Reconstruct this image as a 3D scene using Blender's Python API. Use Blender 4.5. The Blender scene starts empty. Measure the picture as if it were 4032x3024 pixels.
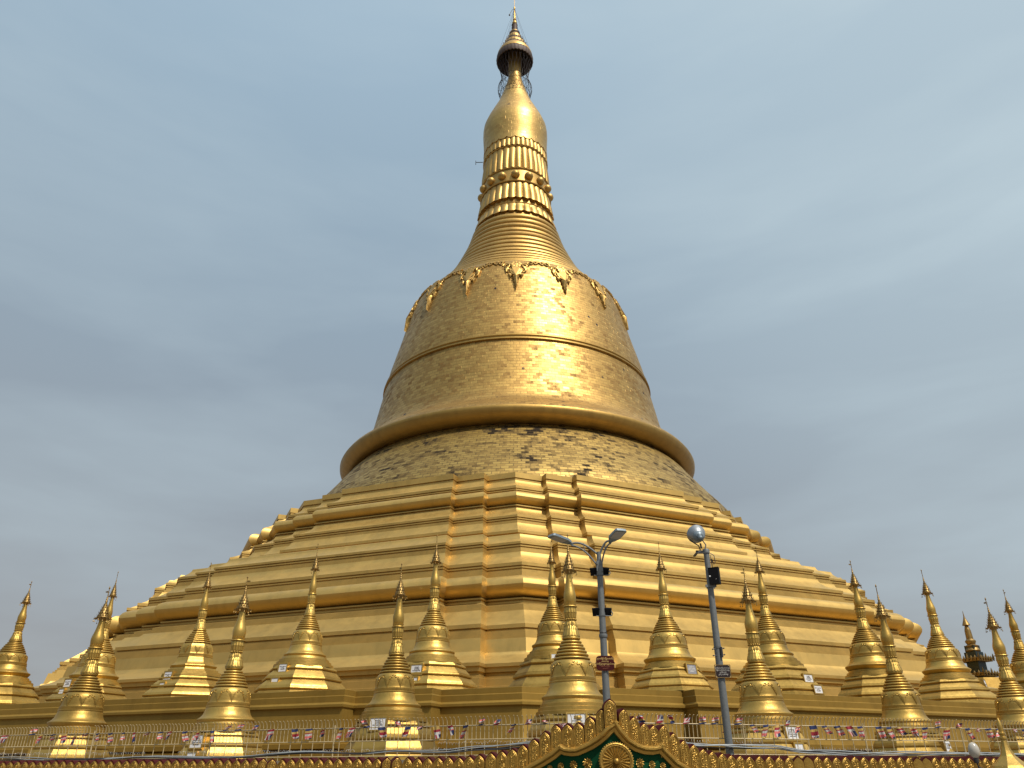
import bpy, math, random
from math import sin, cos, tan, pi, radians, hypot, atan2, sqrt
from mathutils import Vector, Matrix
random.seed(7)
scn = bpy.context.scene
col = scn.collection

# ------------------------------------------------------------------ camera
PITCH, YAW, ROLL = 27.1, 0.385, -0.15
cam = bpy.data.cameras.new('camera'); camo = bpy.data.objects.new('camera', cam); col.objects.link(camo)
cam.sensor_width = 36.0; cam.lens = 3028 / 4032 * 36.0; cam.clip_start = 0.1; cam.clip_end = 3000
camo.matrix_world = (Matrix.Translation((0, -78, 1.6)) @ Matrix.Rotation(radians(YAW), 4, 'Z')
                     @ Matrix.Rotation(radians(90 + PITCH), 4, 'X') @ Matrix.Rotation(radians(ROLL), 4, 'Z'))
scn.camera = camo

# ------------------------------------------------------------------ light
SUN_AZ, SUN_EL = 40.0, 56.0        # azimuth to the right of the direction pagoda -> camera
sd = Vector((sin(radians(SUN_AZ)) * cos(radians(SUN_EL)), -cos(radians(SUN_AZ)) * cos(radians(SUN_EL)), sin(radians(SUN_EL))))
sun = bpy.data.lights.new('sun', 'SUN'); sun.energy = 4.6; sun.angle = radians(1.2); sun.color = (1.0, 0.93, 0.82)
suno = bpy.data.objects.new('sun', sun); col.objects.link(suno)
suno.rotation_euler = sd.to_track_quat('Z', 'Y').to_euler()
w = bpy.data.worlds.new('World'); scn.world = w; w.use_nodes = True
N, L = w.node_tree.nodes, w.node_tree.links
N.clear()
def wn(t, **k):
    n = N.new(t)
    for a, b in k.items(): setattr(n, a, b)
    return n
out = wn('ShaderNodeOutputWorld'); bg = wn('ShaderNodeBackground'); L.new(bg.outputs[0], out.inputs[0])
sky = wn('ShaderNodeTexSky', sky_type='NISHITA', sun_disc=False, sun_elevation=radians(SUN_EL),
         sun_rotation=atan2(sd.x, sd.y), dust_density=4.0, air_density=1.3, ozone_density=1.5)
tc = wn('ShaderNodeTexCoord')
sep = wn('ShaderNodeSeparateXYZ'); L.new(tc.outputs['Generated'], sep.inputs[0])
# thin high haze: a vertical tint plus soft slanting cloud streaks, all by sky direction
ramp = wn('ShaderNodeValToRGB'); L.new(sep.outputs['Z'], ramp.inputs[0])
e = ramp.color_ramp.elements
e[0].position = 0.0; e[0].color = (0.34, 0.33, 0.315, 1)
e[1].position = 0.92; e[1].color = (0.42, 0.54, 0.66, 1)
for p, c in ((0.12, (0.335, 0.345, 0.36, 1)), (0.3, (0.32, 0.368, 0.415, 1)), (0.5, (0.318, 0.405, 0.485, 1)), (0.68, (0.35, 0.47, 0.575, 1)), (0.8, (0.39, 0.53, 0.65, 1))):
    x = e.new(p); x.color = c
mp = wn('ShaderNodeMapping'); L.new(tc.outputs['Generated'], mp.inputs[0])
mp.inputs['Rotation'].default_value = (radians(20), radians(-38), radians(0)); mp.inputs['Scale'].default_value = (0.8, 1.0, 3.6)
no = wn('ShaderNodeTexNoise'); no.inputs['Scale'].default_value = 1.9; no.inputs['Detail'].default_value = 5.5; no.inputs['Roughness'].default_value = 0.52
no.inputs['Distortion'].default_value = 0.25
L.new(mp.outputs[0], no.inputs[0])
cr = wn('ShaderNodeValToRGB'); L.new(no.outputs[0], cr.inputs[0])
cr.color_ramp.elements[0].position = 0.40; cr.color_ramp.elements[0].color = (0, 0, 0, 1)
cr.color_ramp.elements[1].position = 0.72; cr.color_ramp.elements[1].color = (1, 1, 1, 1)
# brighter haze around the sun's quarter (upper right of the view)
dt = wn('ShaderNodeVectorMath', operation='DOT_PRODUCT'); L.new(tc.outputs['Generated'], dt.inputs[0])
gv = Vector((0.62, 0.42, 0.66)).normalized(); dt.inputs[1].default_value = gv
gr = wn('ShaderNodeMapRange'); L.new(dt.outputs['Value'], gr.inputs[0])
gr.inputs['From Min'].default_value = 0.72; gr.inputs['From Max'].default_value = 1.0
mul = wn('ShaderNodeMath', operation='MULTIPLY_ADD'); L.new(cr.outputs[0], mul.inputs[0]); mul.inputs[1].default_value = 0.40
g2 = wn('ShaderNodeMath', operation='MULTIPLY'); L.new(gr.outputs[0], g2.inputs[0]); g2.inputs[1].default_value = 0.62
L.new(g2.outputs[0], mul.inputs[2])
mix = wn('ShaderNodeMix', data_type='RGBA'); L.new(mul.outputs[0], mix.inputs[0])
L.new(ramp.outputs[0], mix.inputs[6]); mix.inputs[7].default_value = (0.56, 0.68, 0.74, 1)
sk = wn('ShaderNodeVectorMath', operation='SCALE'); L.new(sky.outputs[0], sk.inputs[0]); sk.inputs['Scale'].default_value = 0.08
mix2 = wn('ShaderNodeMix', data_type='RGBA'); mix2.inputs[0].default_value = 0.08
L.new(mix.outputs[2], mix2.inputs[6]); L.new(sk.outputs[0], mix2.inputs[7])
ds = wn('ShaderNodeVectorMath', operation='DOT_PRODUCT'); L.new(tc.outputs['Generated'], ds.inputs[0]); ds.inputs[1].default_value = sd
gs = wn('ShaderNodeMapRange'); L.new(ds.outputs['Value'], gs.inputs[0]); gs.interpolation_type = 'SMOOTHSTEP'
gs.inputs['From Min'].default_value = 0.45; gs.inputs['From Max'].default_value = 1.0; gs.inputs['To Max'].default_value = 1.0
gp = wn('ShaderNodeMath', operation='POWER'); L.new(gs.outputs[0], gp.inputs[0]); gp.inputs[1].default_value = 1.6
mix3 = wn('ShaderNodeMix', data_type='RGBA', blend_type='ADD'); L.new(gp.outputs[0], mix3.inputs[0]); L.new(mix2.outputs[2], mix3.inputs[6]); mix3.inputs[7].default_value = (0.60, 0.56, 0.50, 1)
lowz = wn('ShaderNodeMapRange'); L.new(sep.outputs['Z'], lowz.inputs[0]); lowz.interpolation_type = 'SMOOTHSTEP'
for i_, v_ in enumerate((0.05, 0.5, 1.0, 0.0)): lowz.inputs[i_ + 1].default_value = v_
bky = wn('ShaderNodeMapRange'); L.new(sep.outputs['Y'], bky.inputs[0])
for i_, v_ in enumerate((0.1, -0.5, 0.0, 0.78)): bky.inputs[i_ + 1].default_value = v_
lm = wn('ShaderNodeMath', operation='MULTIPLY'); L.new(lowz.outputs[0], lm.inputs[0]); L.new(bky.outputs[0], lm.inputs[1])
mix4 = wn('ShaderNodeMix', data_type='RGBA'); L.new(lm.outputs[0], mix4.inputs[0]); L.new(mix3.outputs[2], mix4.inputs[6]); mix4.inputs[7].default_value = (0.085, 0.08, 0.06, 1)  # low sky behind the camera darkened on purpose to deepen contrast on the gold
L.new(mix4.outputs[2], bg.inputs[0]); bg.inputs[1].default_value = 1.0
scn.view_settings.view_transform = 'Standard'; scn.view_settings.look = 'None'
scn.view_settings.exposure = 0.0; scn.view_settings.gamma = 1.0
scn.render.engine = 'CYCLES'; scn.cycles.max_bounces = 6; scn.cycles.use_denoising = True

# ------------------------------------------------------------------ materials
MATS = {}
class NT:
    def __init__(s, name):
        m = bpy.data.materials.new(name); m.use_nodes = True; s.m = m; s.t = m.node_tree
        s.b = s.t.nodes['Principled BSDF']; MATS[name] = m
    def n(s, t, **k):
        x = s.t.nodes.new(t)
        for a, b in k.items(): setattr(x, a, b)
        return x
    def l(s, a, b): s.t.links.new(a, b)
    def noise(s, scale, detail=4, rough=0.6, vec=None, stretch=None):
        x = s.n('ShaderNodeTexNoise'); x.inputs['Scale'].default_value = scale
        x.inputs['Detail'].default_value = detail; x.inputs['Roughness'].default_value = rough
        if vec is None:
            vec = s.n('ShaderNodeTexCoord').outputs['Object']
        if stretch:
            mm = s.n('ShaderNodeMapping'); mm.inputs['Scale'].default_value = stretch; s.l(vec, mm.inputs[0]); vec = mm.outputs[0]
        s.l(vec, x.inputs['Vector']); return x.outputs['Fac']
    def ramp(s, f, stops):
        x = s.n('ShaderNodeValToRGB'); s.l(f, x.inputs[0]); el = x.color_ramp.elements
        el[0].position, el[0].color = stops[0][0], tuple(stops[0][1]) + (1,)
        el[1].position, el[1].color = stops[-1][0], tuple(stops[-1][1]) + (1,)
        for p, c in stops[1:-1]:
            q = el.new(p); q.color = tuple(c) + (1,)
        return x.outputs[0]
    def mix(s, f, a, b, mode='MIX'):
        x = s.n('ShaderNodeMix', data_type='RGBA', blend_type=mode)
        for sock, v in ((x.inputs[0], f), (x.inputs[6], a), (x.inputs[7], b)):
            if isinstance(v, (int, float)): sock.default_value = v
            elif isinstance(v, tuple): sock.default_value = v + (1,)
            else: s.l(v, sock)
        return x.outputs[2]
    def bump(s, h, strength, dist=0.02, prev=None):
        x = s.n('ShaderNodeBump'); x.inputs['Strength'].default_value = strength; x.inputs['Distance'].default_value = dist
        s.l(h, x.inputs['Height'])
        if prev: s.l(prev, x.inputs['Normal'])
        return x.outputs[0]
    def mr(s, f, a, b, c, d):
        x = s.n('ShaderNodeMapRange'); s.l(f, x.inputs[0])
        for i, v in enumerate((a, b, c, d)): x.inputs[i + 1].default_value = v
        return x.outputs[0]

def gold(name, base, dark, rough, metallic=0.85, nscale=1.5, dirt=0.5, bump=0.15, streak=(1, 1, 0.35), bscale=9.0):
    s = NT(name)
    f = s.noise(nscale, 6, 0.62, stretch=streak)
    f2 = s.noise(nscale * 6, 5, 0.7)
    c = s.mix(s.mr(f, 0.42, 0.75, 0, dirt), base, dark)
    c = s.mix(s.mr(f2, 0.3, 0.8, 0, 0.25), c, tuple(x * 1.15 for x in base))
    if 'terrace' in name or 'wall' in name:
        st_ = s.noise(1.5, 5, 0.7, stretch=(1, 1, 0.10)); c = s.mix(s.mr(st_, 0.5, 0.78, 0, 0.32), c, tuple(x * 0.62 for x in dark))
        pt = s.noise(0.35, 3, 0.5); c = s.mix(s.mr(pt, 0.56, 0.6, 0, 0.22), c, tuple(min(1, x * 1.25) for x in base))
    s.l(c, s.b.inputs['Base Color'])
    s.b.inputs['Metallic'].default_value = metallic
    s.l(s.mr(f2, 0.3, 0.75, rough - 0.07, rough + 0.1), s.b.inputs['Roughness'])
    s.l(s.bump(s.noise(bscale, 5, 0.6), bump, 0.03), s.b.inputs['Normal'])
    return s.m

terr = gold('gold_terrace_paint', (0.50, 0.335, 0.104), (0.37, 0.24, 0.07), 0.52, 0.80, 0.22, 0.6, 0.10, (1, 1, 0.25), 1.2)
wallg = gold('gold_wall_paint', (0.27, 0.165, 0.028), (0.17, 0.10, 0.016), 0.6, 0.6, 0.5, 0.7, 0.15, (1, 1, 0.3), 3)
ornam = gold('gold_ornament', (0.44, 0.275, 0.08), (0.24, 0.145, 0.045), 0.47, 0.85, 0.8, 0.6, 0.15, (1, 1, 0.4), 4)
flg = gold('gold_flange', (0.32, 0.198, 0.052), (0.20, 0.12, 0.032), 0.48, 0.82, 0.5, 0.6, 0.15, (3, 3, 0.3), 4)
antique = gold('gold_antique', (0.27, 0.175, 0.06), (0.12, 0.075, 0.03), 0.48, 0.85, 6.0, 0.7, 0.2)
gate_gold = gold('gold_gate_gilding', (0.42, 0.26, 0.06), (0.20, 0.11, 0.02), 0.42, 0.8, 5.0, 0.5, 0.25, (1, 1, 1), 40)

def small_gold(name, base, dark, rough, dirt):
    s = NT(name)
    f = s.noise(1.2, 6, 0.65, stretch=(1, 1, 0.5)); f2 = s.noise(9, 5, 0.7)
    c = s.mix(s.mr(f, 0.45, 0.7, 0, dirt), base, dark)
    c = s.mix(s.mr(f2, 0.55, 0.8, 0, 0.35), c, dark)
    oi = s.n('ShaderNodeObjectInfo'); c = s.mix(s.mr(oi.outputs['Random'], 0, 1, 0, 0.35), c, dark)
    s.l(c, s.b.inputs['Base Color']); s.b.inputs['Metallic'].default_value = 0.8
    s.l(s.mr(f2, 0.3, 0.75, rough - 0.06, rough + 0.1), s.b.inputs['Roughness'])
    b = s.bump(s.noise(6, 4, 0.55), 0.22, 0.04); s.l(s.bump(s.noise(45, 4, 0.6), 0.15, 0.006, b), s.b.inputs['Normal'])
    return s.m
st_a = small_gold('gold_stupa', (0.50, 0.33, 0.085), (0.28, 0.17, 0.04), 0.42, 0.7)
st_b = small_gold('gold_stupa_worn', (0.45, 0.29, 0.07), (0.22, 0.135, 0.03), 0.43, 0.85)

def plated(name, c1, c2, cdirt, dirt_lo, dirt_hi, rough0, rough1, metallic, bw, bh, holes=True, mortar=0.012, spot=0.0, mort=None):
    """gold plates in courses (uv in metres)"""
    s = NT(name)
    uv = s.n('ShaderNodeTexCoord').outputs['UV']
    def brick(w, h, off=0.5, mort=0.0):
        x = s.n('ShaderNodeTexBrick'); s.l(uv, x.inputs['Vector'])
        x.offset = off
        x.inputs['Color1'].default_value = (0, 0, 0, 1); x.inputs['Color2'].default_value = (1, 1, 1, 1)
        x.inputs['Mortar'].default_value = (0.5, 0.5, 0.5, 1); x.inputs['Scale'].default_value = 1.0
        x.inputs['Mortar Size'].default_value = mort; x.inputs['Mortar Smooth'].default_value = 0.1; x.inputs['Bias'].default_value = 0.0
        x.inputs['Brick Width'].default_value = w; x.inputs['Row Height'].default_value = h
        return x
    b1 = brick(bw, bh, 0.5, mortar); b2 = brick(bw * 2.37, bh * 2, 0.37); b3 = brick(bw * 0.5, bh, 0.2)
    patch = s.noise(0.30, 6, 0.65, uv); fine = s.noise(2.2, 6, 0.75, uv); grit = s.noise(9.0, 4, 0.8, uv)
    c = s.mix(b1.outputs['Color'], c1, c2)
    c = s.mix(s.mr(b2.outputs['Color'], 0.55, 1.0, 0, 0.4), c, c2)
    c = s.mix(s.mr(b3.outputs['Color'], 0.8, 1.0, 0, 0.3), c, c1)
    # dirt: patch noise + per plate random + fine grit -> threshold
    a = s.n('ShaderNodeMath', operation='MULTIPLY_ADD'); s.l(b1.outputs['Color'], a.inputs[0]); a.inputs[1].default_value = 0.26; s.l(patch, a.inputs[2])
    a2 = s.n('ShaderNodeMath', operation='MULTIPLY_ADD'); s.l(b2.outputs['Color'], a2.inputs[0]); a2.inputs[1].default_value = 0.12; s.l(a.outputs[0], a2.inputs[2])
    a3 = s.n('ShaderNodeMath', operation='MULTIPLY_ADD'); s.l(fine, a3.inputs[0]); a3.inputs[1].default_value = 0.35; s.l(a2.outputs[0], a3.inputs[2])
    a4 = s.n('ShaderNodeMath', operation='MULTIPLY_ADD'); s.l(grit, a4.inputs[0]); a4.inputs[1].default_value = 0.22; s.l(a3.outputs[0], a4.inputs[2])
    d = s.mr(a4.outputs[0], dirt_lo, dirt_hi, 0, 1)
    c = s.mix(d, c, cdirt)
    if mort:
        mf = s.n('ShaderNodeMath', operation='MULTIPLY'); s.l(b1.outputs['Fac'], mf.inputs[0]); s.l(s.mr(fine, 0.35, 0.65, 0.1, 1.0), mf.inputs[1])
        c = s.mix(mf.outputs[0], c, mort)
    if spot:
        v = s.n('ShaderNodeTexVoronoi'); s.l(uv, v.inputs['Vector']); v.inputs['Scale'].default_value = 0.55; v.inputs['Randomness'].default_value = 1.0
        sp = s.mr(v.outputs['Distance'], spot, spot + 0.05, 1, 0)
        gate = s.mr(s.noise(0.25, 2, 0.5, uv), 0.47, 0.56, 0, 1)
        g = s.n('ShaderNodeMath', operation='MULTIPLY'); s.l(sp, g.inputs[0]); s.l(gate, g.inputs[1])
        c = s.mix(g.outputs[0], c, (0.02, 0.015, 0.02))
    s.l(c, s.b.inputs['Base Color']); s.b.inputs['Metallic'].default_value = metallic
    mm = s.n('ShaderNodeMath', operation='MULTIPLY_ADD'); s.l(d, mm.inputs[0]); mm.inputs[1].default_value = 0.0; mm.inputs[2].default_value = metallic
    s.l(mm.outputs[0], s.b.inputs['Metallic'])
    r = s.mr(b1.outputs['Color'], 0, 1, rough0, rough1)
    r2 = s.n('ShaderNodeMath', operation='MULTIPLY_ADD'); s.l(d, r2.inputs[0]); r2.inputs[1].default_value = 0.3; s.l(r, r2.inputs[2])
    s.l(r2.outputs[0], s.b.inputs['Roughness'])
    bn = s.bump(b1.outputs['Color'], 0.5, 0.05); bn = s.bump(s.noise(1.6, 4, 0.6, uv), 0.2, 0.08, bn)
    s.l(bn, s.b.inputs['Normal'])
    return s.m
bell_m = plated('gold_bell_plates', (0.47, 0.295, 0.086), (0.28, 0.168, 0.05), (0.15, 0.085, 0.03), 1.07, 1.36, 0.42, 0.55, 0.85, 0.72, 0.34, spot=0.07, mort=(0.13, 0.08, 0.03), mortar=0.022)
bulb_m = plated('gold_bulb_plates', (0.50, 0.32, 0.095), (0.38, 0.24, 0.075), (0.20, 0.13, 0.05), 1.22, 1.42, 0.40, 0.50, 0.85, 0.8, 0.5, spot=0.09)
drum_m = plated('gold_drum_plates', (0.40, 0.27, 0.075), (0.19, 0.12, 0.034), (0.025, 0.017, 0.010), 1.00, 1.20, 0.46, 0.60, 0.75, 0.68, 0.33, spot=0.0, mort=(0.045, 0.03, 0.015), mortar=0.03)

def plain(name, c, rough=0.6, metallic=0.0, var=0.25, scale=8.0, bump=0.1):
    s = NT(name); f = s.noise(scale, 5, 0.65)
    s.l(s.mix(f, tuple(x * (1 - var) for x in c), tuple(min(1, x * (1 + var)) for x in c)), s.b.inputs['Base Color'])
    s.b.inputs['Roughness'].default_value = rough; s.b.inputs['Metallic'].default_value = metallic
    if bump: s.l(s.bump(f, bump, 0.01), s.b.inputs['Normal'])
    return s.m
galv = plain('galvanised_steel', (0.13, 0.14, 0.145), 0.5, 0.25, 0.3, 14)
darkst = plain('dark_steel', (0.045, 0.045, 0.05), 0.5, 0.5)
black = plain('black_plastic', (0.004, 0.004, 0.005), 0.7, 0.0); black.node_tree.nodes['Principled BSDF'].inputs['Specular IOR Level'].default_value = 0.15
alu = plain('aluminium', (0.27, 0.285, 0.30), 0.4, 0.7, 0.3, 20)
lampgrey = plain('lamp_housing', (0.16, 0.20, 0.23), 0.45, 0.3)
lens = plain('led_lens', (0.30, 0.29, 0.28), 0.3, 0.0)
fencem = plain('fence_cream_paint', (0.42, 0.33, 0.18), 0.5, 0.1, 0.25, 10)
maroon = plain('maroon_paint', (0.045, 0.004, 0.004), 0.7, 0.0, 0.35, 12, 0.2); maroon.node_tree.nodes['Principled BSDF'].inputs['Specular IOR Level'].default_value = 0.15
green = plain('green_enamel', (0.0008, 0.04, 0.014), 0.7, 0.0, 0.3, 6); green.node_tree.nodes['Principled BSDF'].inputs['Specular IOR Level'].default_value = 0.12
umb_dark = plain('dark_bronze', (0.055, 0.032, 0.022), 0.65, 0.3, 0.4, 3)
iron = plain('iron_filigree', (0.035, 0.028, 0.03), 0.6, 0.4)
marble = plain('white_marble', (0.55, 0.55, 0.56), 0.5, 0.0, 0.12, 6)
slate = plain('grey_slate', (0.20, 0.20, 0.23), 0.5, 0.0, 0.15, 6)
ink = plain('inscription_ink', (0.06, 0.05, 0.05), 0.6, 0.0, 0.1)
whitep = plain('white_lettering', (0.75, 0.74, 0.70), 0.5, 0.0, 0.05)
goldp = plain('gold_lettering', (0.62, 0.42, 0.16), 0.45, 0.3, 0.2)
cablem = plain('black_cable', (0.02, 0.021, 0.024), 0.5)
cableg = plain('grey_cable', (0.22, 0.24, 0.25), 0.5)
wirem = plain('barbed_wire_steel', (0.32, 0.31, 0.29), 0.5, 0.5)
F_BLUE = plain('flag_blue', (0.012, 0.022, 0.09), 0.75); F_YEL = plain('flag_yellow', (0.40, 0.26, 0.07), 0.75)
F_RED = plain('flag_red', (0.24, 0.010, 0.022), 0.75); F_WHT = plain('flag_white', (0.44, 0.42, 0.40), 0.75); F_PNK = plain('flag_pink', (0.55, 0.13, 0.12), 0.75)
shaftg = plain('dark_green_glaze', (0.010, 0.022, 0.025), 0.35, 0.2)
glassw = plain('lamp_glass_white', (0.36, 0.34, 0.30), 0.15, 0.0, 0.05, 5, 0)
barkm = plain('bark', (0.09, 0.065, 0.045), 0.9)
leafm = plain('leaf_green', (0.035, 0.06, 0.022), 0.7)
stonep = plain('paving_stone', (0.20, 0.17, 0.13), 0.8, 0.0, 0.2, 0.8)

# ------------------------------------------------------------------ helpers
def tag(o, label=None, cat=None, group=None, kind=None):
    if label: o['label'] = label
    if cat: o['category'] = cat
    if group: o['group'] = group
    if kind: o['kind'] = kind
    return o
def empty(name, loc=(0, 0, 0), rz=0, label=None, cat=None, group=None):
    o = bpy.data.objects.new(name, None); col.objects.link(o); o.location = loc; o.rotation_euler = (0, 0, rz)
    o.empty_display_size = 0.3
    return tag(o, label, cat, group)
class MB:
    def __init__(s): s.v = []; s.f = []; s.mi = []; s.uv = []
    def add(s, vs, fs, mi=0, uvs=None):
        b = len(s.v); s.v += [tuple(p) for p in vs]
        for f in fs: s.f.append(tuple(i + b for i in f)); s.mi.append(mi)
        if uvs: s.uv += uvs
    def box(s, c, d, rz=0, mi=0, M=None):
        x, y, z = d[0] / 2, d[1] / 2, d[2] / 2; vs = []
        for a in (-1, 1):
            for b in (-1, 1):
                for e_ in (-1, 1):
                    p = Vector((a * x, b * y, e_ * z))
                    if M: p = M @ p
                    elif rz: p = Matrix.Rotation(rz, 3, 'Z') @ p
                    vs.append(p + Vector(c))
        s.add(vs, [(0, 1, 3, 2), (4, 6, 7, 5), (0, 4, 5, 1), (2, 3, 7, 6), (0, 2, 6, 4), (1, 5, 7, 3)], mi)
    def tube(s, pts, r, n=8, mi=0, cap=True):
        pts = [Vector(p) for p in pts]; rs = r if isinstance(r, (list, tuple)) else [r] * len(pts)
        vs = []; up0 = None
        for i, p in enumerate(pts):
            t = (pts[min(i + 1, len(pts) - 1)] - pts[max(i - 1, 0)])
            if t.length < 1e-9: t = Vector((0, 0, 1))
            t.normalize()
            up = Vector((0, 0, 1)) if abs(t.z) < 0.95 else Vector((1, 0, 0))
            if up0 is not None:
                up = up0 - t * up0.dot(t)
                if up.length < 1e-3: up = Vector((0, 1, 0))
            a = up.cross(t).normalized(); b = t.cross(a).normalized(); up0 = b
            for k in range(n):
                q = 2 * pi * k / n; vs.append(p + (a * cos(q) + b * sin(q)) * rs[i])
        fs = []
        for i in range(len(pts) - 1):
            for k in range(n):
                fs.append((i * n + k, i * n + (k + 1) % n, (i + 1) * n + (k + 1) % n, (i + 1) * n + k))
        if cap: fs += [tuple(range(n - 1, -1, -1)), tuple((len(pts) - 1) * n + k for k in range(n))]
        s.add(vs, fs, mi)
    def lathe(s, prof, n=48, c=(0, 0, 0), ph=0.0, mi=0, uvm=False, mod=None, cap=False):
        """prof: (r, z) top to bottom or bottom to top; mod(theta, i)->(dr, dz)"""
        base = len(s.v); nn = n + 1 if uvm else n; uv = []
        arc = [0.0]
        for a, b in zip(prof, prof[1:]): arc.append(arc[-1] + hypot(b[0] - a[0], b[1] - a[1]))
        rm = max(p[0] for p in prof)
        vs = []
        for i, (r, z) in enumerate(prof):
            for k in range(nn):
                q = ph + 2 * pi * k / n; dr, dz = mod(q, i) if mod else (0, 0)
                vs.append((c[0] + (r + dr) * sin(q), c[1] - (r + dr) * cos(q), c[2] + z + dz))
                uv.append((rm * 2 * pi * k / n, -arc[i]))
        fs = []
        for i in range(len(prof) - 1):
            for k in range(n):
                k2 = k + 1 if uvm else (k + 1) % n
                fs.append((i * nn + k, (i + 1) * nn + k, (i + 1) * nn + k2, i * nn + k2))
        if prof[0][1] < prof[-1][1]: fs = [f[::-1] for f in fs]
        if cap and not uvm:
            fs.append(tuple(range(n))); fs.append(tuple((len(prof) - 1) * n + k for k in range(n - 1, -1, -1)))
        s.add(vs, fs, mi, uv if uvm else None)
    def ball(s, c, r, n=10, m=6, mi=0, sz=1.0):
        s.lathe([(r * sin(pi * i / m) + 1e-5, r * sz * cos(pi * i / m)) for i in range(m + 1)], n, c, 0, mi)
    def prism(s, poly, o, ux, uy, uz, d, mi=0, inset=0.0):
        """2-D polygon extruded: front at +uz*d/2"""
        n = len(poly); o = Vector(o); ux, uy, uz = Vector(ux), Vector(uy), Vector(uz)
        cx = sum(p[0] for p in poly) / n; cy = sum(p[1] for p in poly) / n
        A = [o + ux * p[0] + uy * p[1] - uz * d / 2 for p in poly]
        B = [o + ux * (cx + (p[0] - cx) * (1 - inset)) + uy * (cy + (p[1] - cy) * (1 - inset)) + uz * d / 2 for p in poly]
        s.add(A + B, [tuple(range(n))[::-1], tuple(range(n, 2 * n))] + [(i, (i + 1) % n, n + (i + 1) % n, n + i) for i in range(n)], mi)
    def mesh(s, name, mats, smooth=True, ang=35):
        me = bpy.data.meshes.new(name); me.from_pydata(s.v, [], s.f)
        for m in (mats if isinstance(mats, (list, tuple)) else [mats]): me.materials.append(m)
        me.polygons.foreach_set('material_index', s.mi)
        if s.uv and len(s.uv) == len(s.v):
            ul = me.uv_layers.new(name='uv'); idx = [0] * len(me.loops); me.loops.foreach_get('vertex_index', idx)
            flat = []
            for i in idx: flat += s.uv[i]
            ul.data.foreach_set('uv', flat)
        me.update()
        if smooth:
            me.polygons.foreach_set('use_smooth', [True] * len(me.polygons)); me.set_sharp_from_angle(angle=radians(ang))
        me.validate()
        return me
    def build(s, name, mats, parent=None, smooth=True, ang=35, loc=None):
        o = bpy.data.objects.new(name, s.mesh(name, mats, smooth, ang)); col.objects.link(o)
        if parent: o.parent = parent
        if loc: o.location = loc
        return o
def inst(name, me, parent=None, loc=(0, 0, 0), rot=(0, 0, 0), sc=(1, 1, 1)):
    o = bpy.data.objects.new(name, me); col.objects.link(o); o.parent = parent
    o.location = loc; o.rotation_euler = rot; o.scale = sc
    return o
def text_mesh(lines, size, mat, depth=0.002, spacing=1.25):
    cu = bpy.data.curves.new('lettering', 'FONT'); cu.body = '\n'.join(lines); cu.size = size; cu.space_line = spacing
    cu.align_x = 'CENTER'; cu.align_y = 'CENTER'; cu.extrude = depth; cu.resolution_u = 2; cu.offset = size * 0.012
    o = bpy.data.objects.new('lettering', cu); col.objects.link(o)
    bpy.context.view_layer.update()
    dg = bpy.context.evaluated_depsgraph_get()
    me = bpy.data.meshes.new_from_object(o.evaluated_get(dg)); bpy.data.objects.remove(o)
    me.materials.clear(); me.materials.append(mat); me.name = 'lettering'
    return me
def lerp(a, b, t): return a + (b - a) * t
def interp(tab, z):
    """tab: (r, z) sorted by z descending"""
    if z >= tab[0][1]: return tab[0][0]
    for (r0, z0), (r1, z1) in zip(tab, tab[1:]):
        if z <= z0 and z >= z1: return lerp(r0, r1, (z0 - z) / max(z0 - z1, 1e-6))
    return tab[-1][0]

# ------------------------------------------------------------------ setting: ground
g = MB(); g.add([(-900, -900, 0), (900, -900, 0), (900, 900, 0), (-900, 900, 0)], [(0, 1, 2, 3)])
tag(g.build('ground', stonep, smooth=False), kind='structure')

# ------------------------------------------------------------------ great pagoda
OX, DL = -0.974, radians(1.99)
pag = empty('great_pagoda', (0, 0, 0), 0, 'huge golden pagoda with plated bell and tall spire on stepped octagonal terraces', 'pagoda')
def plan(R, Lp, d, nstep=2, ox=OX):
    """octagon whose corners step back: R = radius of the inner corner point"""
    pts = []
    s_half = R * sin(pi / 8)
    for k in range(8):
        a0 = DL + k * pi / 4; am = a0 + pi / 8
        c0 = Vector((R * sin(a0), -R * cos(a0))); c1 = Vector((R * sin(a0 + pi / 4), -R * cos(a0 + pi / 4)))
        t = (c1 - c0).normalized(); n = Vector((sin(am), -cos(am)))
        seq = [c0]; cur = c0
        for j in range(nstep):
            cur = cur + t * Lp; seq.append(cur); cur = cur + n * d; seq.append(cur)
        cur = c1; back = []
        for j in range(nstep):
            cur = cur - t * Lp; back.append(cur); cur = cur + n * d; back.append(cur)
        seq += back[::-1]
        pts += [(p.x + ox, p.y) for p in seq]
    return pts
def stack(prof, Lp, d, name, mat, parent, ang=25, nstep=2, cap=True, ox=OX):
    m = MB(); vs = []; fs = []
    rings = [plan(R, Lp, d, nstep, ox) for R, z in prof]; n = len(rings[0])
    for ring, (R, z) in zip(rings, prof): vs += [(x, y, z) for x, y in ring]
    for i in range(len(prof) - 1):
        for k in range(n): fs.append((i * n + k, (i + 1) * n + k, (i + 1) * n + (k + 1) % n, i * n + (k + 1) % n))
    if cap: fs.append(tuple(range(n)))
    m.add(vs, fs)
    return m.build(name, mat, parent, True, ang)
def cav(R0, z0, R1, z1, p=1.7, n=6): return [(lerp(R0, R1, (i / n) ** p), lerp(z0, z1, i / n)) for i in range(n + 1)]
def roll(Rin, zt, zb, b, n=10):
    return [(Rin + b * cos(lerp(pi / 2, -pi / 2, i / n)), (zt + zb) / 2 + (zt - zb) / 2 * sin(lerp(pi / 2, -pi / 2, i / n))) for i in range(n + 1)]
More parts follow.
